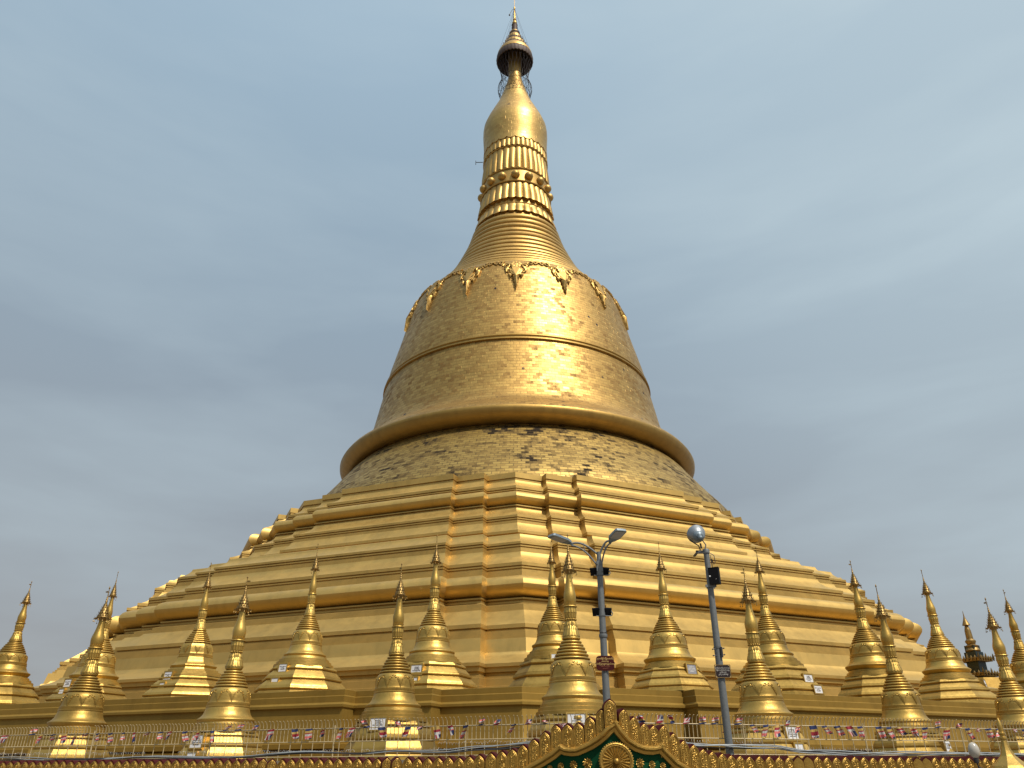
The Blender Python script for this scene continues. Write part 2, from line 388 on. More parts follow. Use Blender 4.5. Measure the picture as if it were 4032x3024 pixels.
def lipb(R, z0, z1, zr, g=0.12):
    """upright lip, two fine dark grooves, then a flush recess down to zr"""
    h = z0 - z1
    return [(R, z0), (R, z1), (R - g, z1 - 0.012), (R - g, z1 - 0.07), (R - 0.03, z1 - 0.075), (R - 0.03, z1 - 0.15), (R - g, z1 - 0.16), (R - g, z1 - 0.215), (R - 0.06, z1 - 0.22), (R - 0.06, zr)]
upper = ([(22.0, 21.82), (24.2, 21.808), (24.2, 21.40), (24.08, 21.39), (24.08, 21.34), (24.14, 21.33), (24.14, 21.18)] + cav(24.2, 21.16, 25.3, 20.37) +
         lipb(25.42, 20.35, 20.16, 19.76) + roll(25.75, 19.74, 18.66, 0.82) +
         [(26.1, 18.63), (26.3, 18.62), (26.3, 18.54), (26.12, 18.52), (26.12, 18.46), (26.22, 18.45), (26.22, 18.37)] + cav(26.3, 18.36, 27.8, 17.42) +
         lipb(27.93, 17.39, 17.24, 16.83) + cav(27.98, 16.80, 28.65, 16.1, 1.3, 4) +
         [(28.85, 16.07), (28.85, 15.88), (28.7, 15.86), (28.7, 14.6)])
middle = ([(27.6, 14.80), (32.3, 14.795)] + cav(32.35, 14.75, 33.2, 14.09) +
          lipb(33.28, 14.07, 13.93, 13.57) + [(33.32, 13.56), (33.32, 13.42)] + cav(33.42, 13.40, 34.7, 12.46) +
          lipb(34.95, 12.43, 12.25, 11.88) + [(34.98, 11.87), (34.98, 11.62), (35.12, 11.6), (35.12, 11.5)] + roll(35.6, 11.48, 10.26, 1.03) +
          [(35.95, 10.23), (36.1, 10.22), (36.1, 10.13), (35.95, 10.11), (35.95, 10.05), (36.04, 10.04), (36.04, 9.96)] + cav(36.1, 9.95, 36.42, 9.82, 1.3, 3) +
          [(36.5, 9.8), (36.5, 9.66), (36.6, 9.64), (36.6, 9.56), (36.68, 9.55), (36.68, 9.42), (36.85, 9.41)] + cav(36.95, 9.40, 38.2, 8.5, 1.15, 4) +
          [(38.42, 8.47), (38.42, 8.28), (38.28, 8.26), (38.28, 8.20), (38.38, 8.19), (38.38, 8.08), (38.5, 8.07), (38.5, 7.95), (38.6, 7.94), (38.6, 7.84), (38.72, 7.83), (38.72, 7.72), (38.95, 7.70), (39.1, 7.06)] + cav(39.2, 7.04, 41.0, 6.33) +
          [(41.1, 6.3), (41.1, 6.15), (40.98, 6.13), (40.98, 5.93), (40.8, 5.90), (40.8, 5.78), (40.95, 5.76), (40.95, 5.66), (41.05, 5.64), (41.05, 5.32), (41.15, 5.3), (41.15, 4.9), (41.4, 4.88), (41.4, 4.25)])
stack(upper, 2.22, 0.66, 'upper_terraces', terr, pag)
stack(middle, 2.12, 0.68, 'lower_terraces', terr, pag)

SEG = 192
def surf_part(name, prof, mat, seg=SEG, ang=40, mod=None, parent=pag, uvm=True):
    m = MB(); m.lathe(prof, seg, ph=pi if uvm else 0, uvm=uvm, mod=mod); return m.build(name, mat, parent, True, ang)
surf_part('drum', [(16.6, 28.95), (17.15, 28.93), (17.2, 28.80), (17.32, 28.78), (17.36, 28.62), (17.5, 28.58), (18.0, 28.0), (18.75, 27), (19.5, 26), (20.3, 25), (21.15, 24), (21.9, 23), (22.35, 22.2), (22.5, 21.6), (22.5, 21.0)], drum_m)
surf_part('bell_flange', [(18.56, 30.08), (18.62, 29.95), (18.60, 29.72), (18.48, 29.42), (18.28, 29.15), (18.0, 28.93), (17.7, 28.8), (17.4, 28.8), (17.2, 28.92), (16.8, 28.98), (16.4, 28.99)], flg, ang=60)
bell_prof = [(11.35, 50.45), (11.55, 50.3), (11.85, 50.0), (12.15, 49.5), (12.36, 49), (12.64, 48), (12.87, 47), (13.07, 46), (13.3, 45), (13.54, 44), (13.8, 43), (14.05, 42), (14.3, 41), (14.5, 40), (14.6, 39.45), (14.7, 38.7), (14.84, 38), (15.04, 37), (15.23, 36), (15.42, 35), (15.62, 34), (15.92, 33), (16.2, 32.3), (16.5, 31.8), (16.95, 31.4), (17.5, 31.0), (18.0, 30.62), (18.35, 30.38), (18.56, 30.08)]
bell = surf_part('bell', bell_prof, bell_m)
surf_part('bell_band', [(14.5, 39.55), (14.66, 39.5), (14.74, 39.4), (14.74, 39.3), (14.66, 39.22), (14.66, 39.08), (14.84, 39.02), (14.86, 38.88), (14.74, 38.8), (14.6, 38.8)], flg)

def strip_on(m, prof_tab, th0, uv, wdt, off, close=False, mi=0):
    """raised rope following (u, v) points on a surface of revolution"""
    P_ = []
    for u, v in uv:
        r = interp(prof_tab, v) + off * 0.3; q = th0 + u / r; P_.append((r * sin(q), -r * cos(q), v))
    m.tube(P_, wdt / 2, 6, mi)
def poly_on(m, tab, th0, uv, off, mi=0, ridge=0.0):
    """raised leaf: outline (u, v) as a fan with a lifted front"""
    def P(u, v, o):
        r = interp(tab, v) + o; q = th0 + u / interp(tab, v); return (r * sin(q), -r * cos(q), v)
    n = len(uv); cu = sum(p[0] for p in uv) / n; cv = sum(p[1] for p in uv) / n
    vs = [P(u, v, -0.02) for u, v in uv] + [P(cu + (u - cu) * 0.93, cv + (v - cv) * 0.95, off) for u, v in uv] + [P(cu, cv, off + ridge)]
    fs = [(i, n + i, n + (i + 1) % n, (i + 1) % n) for i in range(n)] + [(n + i, 2 * n, n + (i + 1) % n) for i in range(n)]
    m.add(vs, fs, mi)
def leaf_outline(w_, h, teeth=5):
    """serrated pendant leaf, top centre at (0, 0), tip at (0, -h)"""
    R_ = []
    for i in range(teeth):
        t0, t1 = i / teeth, (i + 0.75) / teeth
        R_.append((w_ / 2 * (1 - t0) ** 0.8 * (1.0 if i else 0.75), -h * t0)); R_.append((w_ / 2 * (1 - t1) ** 0.8 * 0.72, -h * (t1 - 0.06)))
    pts = R_ + [(0, -h)] + [(-a, b) for a, b in R_[::-1]]
    return pts[::-1]
def pendant_big():
    m = MB(); tab = bell_prof; z0 = 49.75
    ring = [(0.42 * cos(2 * pi * i / 12), z0 - 0.55 + 0.42 * sin(2 * pi * i / 12)) for i in range(13)]
    strip_on(m, tab, 0, ring, 0.22, 0.2); poly_on(m, tab, 0, ring[:-1], 0.16, 0, 0.12)
    for i in range(8):
        q = 2 * pi * i / 8; poly_on(m, tab, 0, [(0.42 * cos(q) + 0.20 * cos(p), z0 - 0.55 + 0.42 * sin(q) + 0.20 * sin(p)) for p in [2 * pi * j / 6 for j in range(6)]], 0.22, 0, 0.05)
    for sg in (-1, 1):
        sc_ = [(sg * (0.95 + 0.42 * cos(a) * (1 - a / 12)), z0 - 0.75 + 0.42 * sin(a) * (1 - a / 12)) for a in [i * 0.6 for i in range(15)]]
        strip_on(m, tab, 0, sc_, 0.17, 0.2)
        sc_ = [(sg * (0.72 + 0.3 * cos(a) * (1 - a / 12)), z0 - 1.6 + 0.3 * sin(a) * (1 - a / 12)) for a in [i * 0.6 for i in range(14)]]
        strip_on(m, tab, 0, sc_, 0.14, 0.2)
        strip_on(m, tab, 0, [(sg * (1.2 + i * 0.12), z0 - 0.42 + 0.16 * sin(i * 1.5) + 0.02 * i) for i in range(10)], 0.2, 0.2)
        for (a, b, hh, ww, rot) in ((0.45, 1.35, 1.1, 0.7, 0.12), (0.95, 0.95, 0.9, 0.65, -0.1), (0.62, 2.0, 0.7, 0.5, 0.15)):
            o2 = [(x * ww / 1.0, y * hh) for x, y in leaf_outline(1, 1, 3)]
            poly_on(m, tab, 0, [(sg * a + x * cos(rot * sg) - y * sin(rot * sg) * -1 * 0.5, z0 - b + y + 0.2 * x * sg) for x, y in o2], 0.18, 0, 0.08)
    poly_on(m, tab, 0, [(x, z0 - 1.0 + y) for x, y in leaf_outline(1.25, 3.3, 6)], 0.26, 0, 0.22)
    strip_on(m, tab, 0, [(0, z0 - 1.2), (0, z0 - 2.4), (0, z0 - 4.0)], 0.12, 0.5)
    for i in range(10):
        u = -2.35 + i * 0.5
        if abs(u) > 1.3: poly_on(m, tab, 0, [(u + 0.22 * cos(p), z0 + 0.05 + 0.2 * sin(p)) for p in [2 * pi * j / 6 for j in range(6)]], 0.2, 0, 0.05)
    return m.mesh('garland_pendant', ornam, True, 50)
pm = pendant_big()
for k in range(16):
    o = inst('garland_pendant', pm, bell, rot=(0, 0, 2 * pi * k / 16))

# spire: ringed neck, fluted lotus bands, bead band
def zr(z): return interp([(4.18, 77), (4.25, 75), (4.33, 74), (4.36, 71), (4.42, 70), (4.54, 68), (4.72, 66), (4.95, 64), (5.27, 62), (5.54, 61), (5.81, 60), (6.14, 59), (6.55, 58), (6.97, 57), (7.42, 56), (7.9, 55), (8.5, 54), (9.2, 53), (10.0, 52), (10.8, 51), (11.5, 50.3)], z)
pr = []
ringz = [61.9, 61.0, 60.1, 59.25, 58.35, 57.5, 56.6, 55.75, 54.85, 54.0, 53.2, 52.4, 51.6, 50.9, 50.35]
for a, b in zip(ringz, ringz[1:]):
    for t in range(5):
        z = lerp(a, b, t / 5.0); pr.append((zr(z) - 0.20 + 0.34 * sin(pi * t / 5.0) ** 0.7, z))
pr.append((11.4, 50.33)); pr.append((11.2, 50.2))
surf_part('spire_rings', pr, ornam, 128, 30)
def fluted(name, zt, zb, rt, rb, n, depth, scal, phase=0, flare=0.0, mat=None):
    def mod(q, i):
        u = abs(sin(n * (q + phase) / 2)); t = i / 6.0
        return (depth * (u ** 0.6) * (0.35 + 0.65 * min(1, t * 1.5)) if i <= 6 else depth * u * 0.4, -scal * (t ** 4) * (u ** 0.7) if i <= 6 else -scal * (u ** 0.7))
    prof = [(lerp(rt, rb, t / 6) + flare * (t / 6) ** 3, lerp(zt, zb, t / 6)) for t in range(7)] + [(rb + flare - 0.25, zb)]
    m = MB(); m.lathe(prof, n * 8, mod=mod); return m.build(name, mat or ornam, pag, True, 50)
def ringpart(z, r, h, name='moulding_ring'):
    m = MB(); m.lathe([(r - 0.3, z + h / 2), (r - 0.1, z + h / 2), (r - 0.02, z), (r - 0.1, z - h / 2), (r - 0.3, z - h / 2)], 96); return m.build(name, ornam, pag, True, 30)
fluted('lotus_band', 75.6, 73.9, 4.1, 4.15, 40, 0.16, 0.0)
ringpart(73.72, 4.32, 0.2)
fluted('lotus_band', 73.6, 69.95, 4.1, 4.2, 32, 0.26, 0.0)
ringpart(69.82, 4.48, 0.22)
m = MB(); m.lathe([(4.3, 69.7), (4.36, 67.75)], 96); beadband = m.build('bead_band', ornam, pag)
m = MB(); m.ball((0, 0, 0), 0.56, 16, 10)
bm_ = m.mesh('bead', ornam)
for k in range(16): inst('bead', bm_, pag, (4.38 * sin(2 * pi * k / 16), -4.38 * cos(2 * pi * k / 16), 68.7))
ringpart(67.65, 4.62, 0.2)
fluted('lotus_band', 67.5, 65.0, 4.35, 4.55, 32, 0.26, 0.35, 0, 0.1)
ringpart(63.95, 4.85, 0.2)
m = MB(); m.lathe([(4.4, 65.1), (4.6, 63.9)], 64); m.build('spire_core', ornam, pag)
fluted('lotus_band', 63.8, 62.6, 4.75, 4.95, 32, 0.22, 0.3, 0, 0.12)
m = MB(); m.lathe([(4.8, 62.7), (5.1, 61.8)], 64); m.build('spire_core', ornam, pag)
def bmod(q, i): return (0, -0.28 * abs(sin(12 * q)) ** 0.7) if i >= 15 else (0, 0)
surf_part('bud_neck', [(1.12, 96), (1.0, 94.5), (0.92, 93), (0.9, 91.5), (0.95, 90.6), (1.1, 89.6), (1.28, 89), (1.55, 88)], flg, 64, 50)
surf_part('banana_bud', [(1.54, 88), (1.82, 87), (2.12, 86), (2.46, 85), (2.9, 84), (3.33, 83), (3.75, 82), (4.1, 81), (4.25, 80.5), (4.33, 79.8), (4.35, 79), (4.3, 78), (4.25, 77), (4.22, 76.2), (4.24, 75.8), (4.26, 75.45), (4.0, 75.4)], bulb_m, 192, 50, bmod)

# the umbrella crown
crown = empty('umbrella_crown'); crown.parent = pag
m = MB()
tiers = [(2.56, 94.95, 2.0, 96.2), (1.70, 96.95, 1.32, 97.8), (1.04, 98.6, 0.78, 99.4)]
for r0, z0, r1, z1 in tiers:
    def tm(q, i): return (0.05 * abs(sin(20 * q)), 0) if i in (0, 1) else (0, 0)
    m.lathe([(r0 - 0.06, z0 - 0.12), (r0, z0 - 0.10), (r0 - 0.02, z0 + 0.15), (lerp(r0, r1, 0.5) + 0.08, (z0 + z1) / 2), (r1, z1)][::-1], 80, mod=None)
m.lathe([(0.55, 100.35), (0.62, 100.2), (0.62, 100.05), (0.5, 100.0)], 40)
m.build('gilded_tiers', ornam, crown, True, 40)
m = MB()
for r0, z0, r1, z1 in ((1.95, 96.25, 1.66, 97.0), (1.29, 97.8, 1.0, 98.65), (0.76, 99.4, 0.5, 100.1)):
    m.lathe([(r1, z1), (r1 + 0.05, lerp(z0, z1, .7)), (r0, z0)], 64)
    for k in range(24):
        q = 2 * pi * k / 24; m.box((r0 * 0.97 * sin(q), -r0 * 0.97 * cos(q), lerp(z0, z1, .45)), (0.06, 0.1, (z1 - z0)), q)
m.lathe([(0.38, 101.9), (0.46, 101.8), (0.40, 101.5), (0.46, 101.2), (0.40, 100.9), (0.48, 100.5), (0.5, 100.2)], 32)
m.lathe([(0.9, 99.0), (1.3, 97.0), (1.75, 96.0), (2.3, 94.9), (2.52, 94.5), (2.58, 94.45)], 64)   # dark lining
for k in range(20):
    q = 2 * pi * k / 20; m.tube([(1.0 * sin(q), -1.0 * cos(q), 95.9), (2.55 * sin(q), -2.55 * cos(q), 94.5)], 0.06, 5)
for rr_ in (1.4, 1.9, 2.4): m.tube([(rr_ * sin(2 * pi * k / 32), -rr_ * cos(2 * pi * k / 32), lerp(95.85, 94.5, (rr_ - 1) / 1.55)) for k in range(33)], 0.05, 5)
m.lathe([(2.48, 94.95), (2.58, 94.75), (2.64, 94.4), (2.66, 94.0), (2.60, 93.7), (2.5, 93.65)], 96, mod=lambda q, i: (0.035 * sin(32 * q), 0.05 * sin(32 * q) if i > 3 else 0))
m.build('dark_lining', umb_dark, crown, True, 40)
m = MB()
cage = [(2.5, 94.0), (2.28, 93.0), (2.0, 91.6), (1.88, 90.4), (2.05, 89.6), (2.38, 88.7), (2.42, 88.0), (2.2, 87.2), (2.0, 86.6)]
def cg(t):
    x = t * (len(cage) - 1); i = min(int(x), len(cage) - 2); return lerp(cage[i][0], cage[i + 1][0], x - i), lerp(cage[i][1], cage[i + 1][1], x - i)
for k in range(26):
    q0 = 2 * pi * k / 26
    for sgn, amp in ((1, 0.9), (-1, 0.9)):
        pts = []
        for i in range(19):
            r, z = cg(i / 18); q = q0 + sgn * i / 18 * amp + 0.05 * sin(i * 2.1 + k); pts.append((r * sin(q), -r * cos(q), z))
        m.tube(pts, 0.017, 4)
for i in (0, 4, 8, 12, 16):
    r, z = cg(i / 18); m.tube([(r * sin(2 * pi * k / 30), -r * cos(2 * pi * k / 30), z + random.uniform(-.05, .05)) for k in range(31)], 0.03, 4)
for k in range(90):
    r, z = cg(random.random()); q = random.uniform(0, 2 * pi); m.ball((r * sin(q), -r * cos(q), z), random.uniform(0.03, 0.06), 5, 4)
m.build('filigree_cage', iron, crown)
m = MB()
m.lathe([(0.05, 105.3), (0.12, 104.9), (0.09, 104.5), (0.17, 104.2), (0.11, 103.9), (0.21, 103.6), (0.14, 103.3), (0.26, 103.0), (0.17, 102.75), (0.36, 102.35), (0.36, 102.15), (0.2, 101.9), (0.25, 101.7)], 24)
m.lathe([(0.01, 111.2), (0.16, 110.7), (0.18, 110.4), (0.05, 110.1), (0.04, 108.2), (0.1, 108.0), (0.04, 107.8), (0.035, 106.0), (0.14, 105.8), (0.14, 105.5), (0.05, 105.2)], 16)
m.build('finial', ornam, crown)
m = MB(); m.prism([(0.0, 0.5), (0.9, 0.9), (1.3, 0.5), (1.15, 0.1), (0.7, -0.15), (0.2, -0.1), (0, 0.05)], (0, 0, 108.6), (0.45, -0.6, 0.1), (0, 0, 1), (0.8, 0.6, 0), 0.06)
m.tube([(0, 0, 105.4), (-0.35, -0.35, 104.8), (-0.75, -0.5, 103.6)], 0.035, 5); m.ball((-0.75, -0.5, 103.45), 0.13, 8, 6)
m.build('weather_vane', umb_dark, crown)
m = MB()
for k in range(8):
    q = 2 * pi * (k + 0.4) / 8; m.tube([(0.05 * sin(q), -0.05 * cos(q), 105.4), (2.62 * sin(q), -2.62 * cos(q), 94.5)], 0.013, 4)
m.build('guy_wires', iron, crown)
m = MB(); m.tube([(-4.3, -1, 73.9), (-5.2, -1.3, 73.6)], 0.05, 5); m.tube([(-5.2, -1.3, 73.2), (-5.2, -1.3, 73.9)], 0.04, 5); m.build('lightning_rod', iron, pag)

# ------------------------------------------------------------------ platforms
plat = [(45.0, 4.30), (50.25, 4.295), (50.33, 4.28), (50.33, 4.10), (50.41, 4.07), (50.41, 3.88), (50.60, 3.80), (50.60, 3.72), (50.50, 3.68), (50.57, 2.9), (50.65, 2.62), (50.85, 2.6), (50.85, 2.45), (50.65, 2.43), (50.65, 2.38), (51.05, 2.36), (51.05, 1.9), (51.05, 0.0)]
po = empty('stupa_platform', (0, 0, 0), 0, 'broad gold walled platform with moulded edge and stepped corners carrying the back row of stupas', 'platform wall')
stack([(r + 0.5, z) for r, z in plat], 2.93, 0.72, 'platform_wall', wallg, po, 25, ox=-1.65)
TV = 0.3; CXV = 0.10953
def vpt(s, Z0, off=0.0):
    """point on the V line; off = out toward the camera"""
    C = CXV * Z0; k = 1 / hypot(1, TV); X = C + s * k; Zd = Z0 + abs(s) * k * TV
    nx, ny = (TV * k, -k) if s >= 0 else (-TV * k, -k)
    return X + nx * off, -78 + Zd + ny * off
def vrot(s): return atan2(TV, 1) * (1 if s >= 0 else -1)
t1 = MB()
pa, pb, pc = vpt(-60, 18, 0.14), vpt(0, 18, 0.14), vpt(60, 18, 0.14)
poly = [pa, pb, pc, (60, 30), (-60, 30)]
t1.add([(x, y, 1.96) for x, y in poly] + [(x, y, 0) for x, y in poly], [(0, 1, 2, 3, 4)] + [(i, 5 + i, 5 + (i + 1) % 5, (i + 1) % 5) for i in range(5)])
tag(t1.build('terrace_ground', stonep, smooth=False), kind='structure')

# ------------------------------------------------------------------ small stupas
UP = [(0.901, 0.903)]
bellp = [(0.50, 0.93), (0.536, 0.903), (0.576, 0.82), (0.596, 0.705), (0.606, 0.57), (0.612, 0.51), (0.617, 0.50), (0.632, 0.49), (0.636, 0.42), (0.632, 0.405), (0.645, 0.395), (0.648, 0.37), (0.634, 0.352), (0.64, 0.34), (0.659, 0.263), (0.695, 0.16), (0.741, 0.092), (0.800, 0.042), (0.850, 0.015), (0.858, -0.005), (0.85, -0.03), (0.82, -0.085), (0.785, -0.14), (0.775, -0.152)]
bell_tab = sorted([(r, z) for r, z in bellp], key=lambda p: -p[1])
def petal_ring(m, zt, zb, rt, rb, n, bulge, scal, pointed=False, ph=0, seg=6):
    def mod(q, i):
        u = ((n * (q + ph) / (2 * pi)) % 1.0); s_ = (1 - abs(2 * u - 1)) if pointed else sin(pi * u) ** 0.6
        if i > 5: i = 5
        return (bulge * s_ * (0.4 + 0.6 * i / 5), -scal * s_ * (i / 5) ** 3)
    prof = [(lerp(rt, rb, t / 5), lerp(zt, zb, t / 5)) for t in range(6)] + [(rb - 0.03, zb + 0.0)]
    m.lathe(prof, n * seg, mod=mod)
def upper_meshes(nseg, mat, nlobes=9, ph0=0.0):
    R = {}
    ang = 40 if nseg > 20 else 20; ph = 0 if nseg > 20 else ph0
    m = MB(); m.lathe(bellp, nseg, ph=ph)
    R['bell'] = m.mesh('bell', mat, True, ang)
    m = MB(); k_ = 1.0 if nseg > 20 else cos(pi / 8) * 1.01
    tab = [(r * k_, z) for r, z in bell_tab]
    for k in range(nlobes if nseg > 20 else 8):
        th = 2 * pi * (k + 0.5) / (nlobes if nseg > 20 else 8) + (ph0 if nseg <= 20 else 0.1); z0 = 0.83; W = 2 * pi * 0.58 / nlobes
        lf = [(x * W * 0.62, z0 + y * 0.30) for x, y in leaf_outline(1, 1, 4)]
        poly_on(m, tab, th, lf, 0.020, 0, 0.016)
        for sg in (-1, 1):
            strip_on(m, tab, th, [(sg * W * 0.30, z0 - 0.02), (sg * W * 0.36, z0 - 0.05), (sg * W * 0.44, z0 - 0.02), (sg * W * 0.42, z0 + 0.01), (sg * W * 0.34, z0 + 0.02), (sg * W * 0.47, z0 + 0.035), (sg * W * 0.5, z0 - 0.005)], 0.026, 0.02)
            strip_on(m, tab, th, [(sg * W * 0.30, z0 - 0.03), (sg * W * 0.20, z0 - 0.12), (sg * W * 0.11, z0 - 0.2), (0, z0 - 0.32)], 0.022, 0.018)
    R['leaf_relief'] = m.mesh('leaf_relief', mat, True, 50)
    # ringed cone
    pf = [(0.232, 1.56)]
    rg = [(1.53, 0.252), (1.43, 0.285), (1.34, 0.335), (1.26, 0.378), (1.17, 0.42), (1.08, 0.462), (0.985, 0.50)]
    for i, (z, r) in enumerate(rg):
        for t in range(7):
            a = pi / 2 - pi * t / 6; pf.append((r - 0.034 + 0.038 * cos(a), z - 0.0 + 0.034 * sin(a)))
        if i < len(rg) - 1: pf.append((lerp(r, rg[i + 1][1], 0.3) - 0.058, z - 0.045))
    pf += [(0.48, 0.93), (0.47, 0.91)]
    m = MB(); m.lathe(pf, nseg, ph=ph); R['ringed_cone'] = m.mesh('ringed_cone', mat, True, ang)
    m = MB()
    petal_ring(m, 1.545, 1.60, 0.236, 0.232, 18, 0.006, -0.03, True)
    petal_ring(m, 1.773, 1.615, 0.190, 0.235, 16, 0.017, 0.035)
    petal_ring(m, 1.88, 1.785, 0.157, 0.188, 16, 0.017, 0.025)
    petal_ring(m, 1.985, 1.905, 0.142, 0.16, 14, 0.03, 0.055, True)
    petal_ring(m, 2.235, 2.11, 0.168, 0.142, 12, 0.024, 0.02)
    petal_ring(m, 2.39, 2.245, 0.155, 0.166, 12, 0.022, 0.015)
    m.lathe([(0.15, 2.425), (0.192, 2.42), (0.203, 2.40), (0.17, 2.385)], 42, mod=lambda q, i: (0.008 * abs(sin(14 * q)), 0))
    petal_ring(m, 2.425, 2.49, 0.155, 0.168, 14, 0.012, -0.02)
    m.lathe([(0.14, 2.5), (0.15, 2.42), (0.155, 2.24), (0.15, 2.1), (0.14, 2.06), (0.14, 1.97), (0.15, 1.88), (0.18, 1.79), (0.20, 1.66), (0.225, 1.6), (0.228, 1.52)], 32)
    for k in range(16): m.ball((0.156 * sin(2 * pi * k / 16), -0.156 * cos(2 * pi * k / 16), 2.045), 0.024, 8, 5)
    R['lotus_collar'] = m.mesh('lotus_collar', mat, True, 45)
    m = MB(); m.lathe([(0.062, 3.36), (0.08, 3.31), (0.086, 3.22), (0.095, 3.138), (0.107, 3.05), (0.124, 2.964), (0.145, 2.86), (0.165, 2.784), (0.174, 2.72), (0.176, 2.663), (0.172, 2.6), (0.164, 2.54), (0.152, 2.49), (0.14, 2.48)], 40)
    R['bud'] = m.mesh('bud', mat, True, 60)
    m = MB()
    for i, (r0, z0, z1) in enumerate(((0.158, 3.485, 3.585), (0.135, 3.585, 3.68), (0.108, 3.68, 3.765), (0.08, 3.765, 3.845), (0.054, 3.845, 3.925))):
        m.lathe([(r0 * 0.74, z1), (r0 * 0.84, z0 + 0.04), (r0 * 0.98, z0 + 0.012), (r0, z0), (r0 - 0.03, z0 - 0.012)], 28)
        nl = 14 - i * 2
        for k in range(nl):
            q = 2 * pi * k / nl + i * 0.2; a = r0 * 0.98
            c_ = Vector((a * sin(q), -a * cos(q), z0)); tg = Vector((cos(q), sin(q), 0)); n_ = Vector((sin(q), -cos(q), 0)); W = 0.024 - 0.002 * i
            m.add([c_ - tg * W, c_ + tg * W, c_ + n_ * 0.030 + Vector((0, 0, 0.085)), c_ + n_ * 0.016 + Vector((0, 0, 0.025))], [(0, 1, 2), (0, 3, 1), (1, 3, 2), (0, 2, 3)])
    m.lathe([(0.13, 3.5), (0.165, 3.47), (0.172, 3.45), (0.165, 3.435), (0.15, 3.43), (0.12, 3.41), (0.09, 3.36), (0.07, 3.30)], 30)
    nl = 12
    for k in range(nl):
        q = 2 * pi * k / nl; n_ = Vector((sin(q), -cos(q), 0)); tg = Vector((cos(q), sin(q), 0)); z_ = Vector((0, 0, 1))
        c_ = n_ * 0.15 + z_ * 3.44
        m.add([c_ - tg * 0.03, c_ + tg * 0.03, c_ + n_ * 0.085 + z_ * -0.045 + tg * 0.010, c_ + n_ * 0.10 + z_ * 0.04, c_ + n_ * 0.085 - z_ * 0.045 - tg * 0.010, c_ + n_ * 0.03 - z_ * 0.07], [(0, 1, 2, 4), (2, 3, 4), (0, 4, 5), (1, 5, 2), (4, 2, 5), (0, 5, 1)])
    m.lathe([(0.033, 3.93), (0.026, 3.99), (0.038, 4.0), (0.02, 4.05), (0.030, 4.07), (0.015, 4.12), (0.024, 4.14), (0.010, 4.18)], 12)
    R['umbrella'] = m.mesh('umbrella', antique, True, 30)
    m = MB()
    for k in range(nl):
        if k % 5 == 4: continue
        q = 2 * pi * k / nl; a = 0.228; d_ = 0.065 + 0.03 * ((k * 7) % 3)
        m.tube([(a * sin(q), -a * cos(q), 3.41), (a * sin(q), -a * cos(q), 3.41 - d_)], 0.004, 4)
        m.lathe([(0.002, 0.02), (0.012, 0.0), (0.016, -0.02), (0.002, -0.035)], 6, (a * sin(q), -a * cos(q), 3.41 - d_))
    R['hanging_bells'] = m.mesh('hanging_bells', antique)
    m = MB(); m.tube([(0, 0, 4.16), (0, 0, 4.5)], 0.011, 6)
    m.ball((0, 0, 4.27), 0.018, 8, 5); m.lathe([(0.001, 4.56), (0.012, 4.52), (0.024, 4.485), (0.02, 4.46), (0.004, 4.44)], 10)
    R['finial'] = m.mesh('finial', antique)
    m = MB(); m.prism([(0, 0.02), (0.05, 0.045), (0.085, 0.02), (0.10, 0.035), (0.095, -0.01), (0.05, -0.02), (0, -0.02)], (0, 0, 4.34), (1, 0, 0), (0, 0, 1), (0, 1, 0), 0.006)
    m.tube([(0, 0, 4.32), (-0.05, 0, 4.335)], 0.005, 4)
    R['vane'] = m.mesh('vane', antique)
    return R
PH8 = DL + pi / 8 + pi / 8
RD = {}
for nm, mt in (('a', st_a), ('b', st_b)):
    RD['round_' + nm] = upper_meshes(56, mt, 9)
RD['round_c'] = upper_meshes(56, st_a, 7)
RD['octagon_a'] = upper_meshes(8, st_a, 8, DL)

texts = [['ကုသိုလ်ရှင်', 'ဦးမောင် ဒေါ်မြ', 'မိသားစု ကောင်းမှု', 'စေတီတော်'], ['အလှူရှင်', 'ရန်ကုန်မြို့', 'သားသမီးတစ်စု', 'ကောင်းမှု'], ['နိဗ္ဗာန ပစ္စယော', 'ဟောတု', 'ဒါနကုသိုလ်']]
TM = [text_mesh(t, 0.052, ink) for t in texts]
TMW = [text_mesh(t, 0.052, whitep) for t in texts[:1]]
def base_profile(rb, hb):
    """octagonal tiers, z=0 at the foot, hb = height of the bell lip; radii at the corners"""
    k = (rb - 0.95) / 0.55; H = hb
    P0 = [(1.0, 0.0), (0.995, 0.095), (0.93, 0.13), (0.925, 0.155)]
    def R(f): return lerp(0.80, rb, f)      # f 0 at lip .. 1 at foot
    z = lambda f: H * f
    pr_ = [(R(1.0), 0), (R(0.97), z(0.10)), (R(0.90), z(0.135)), (R(0.90), z(0.145)), (R(0.94), z(0.15)), (R(0.955), z(0.175)), (R(0.94), z(0.2)), (R(0.905), z(0.205)), (R(0.89), z(0.235)),
           (R(0.86), z(0.26)), (R(0.70), z(0.36)), (R(0.66), z(0.365)), (R(0.66), z(0.38)), (R(0.71), z(0.385)), (R(0.725), z(0.41)), (R(0.71), z(0.44)), (R(0.66), z(0.445)), (R(0.65), z(0.47)),
           (R(0.61), z(0.50)), (R(0.47), z(0.59)), (R(0.44), z(0.595)), (R(0.44), z(0.61)), (R(0.49), z(0.615)), (R(0.50), z(0.64)), (R(0.47), z(0.67)), (R(0.42), z(0.675)), (R(0.40), z(0.70)), (R(0.36), z(0.71)), (0.78, z(0.715))]
    rnd = [(R(0.34), z(0.70)), (R(0.33), z(0.76)), (R(0.25), z(0.77)), (R(0.24), z(0.825)), (R(0.16), z(0.835)), (R(0.15), z(0.885)), (R(0.08), z(0.895)), (R(0.05), z(0.945)), (0.74, z(0.95)), (0.74, H - 0.14)]
    return pr_, rnd
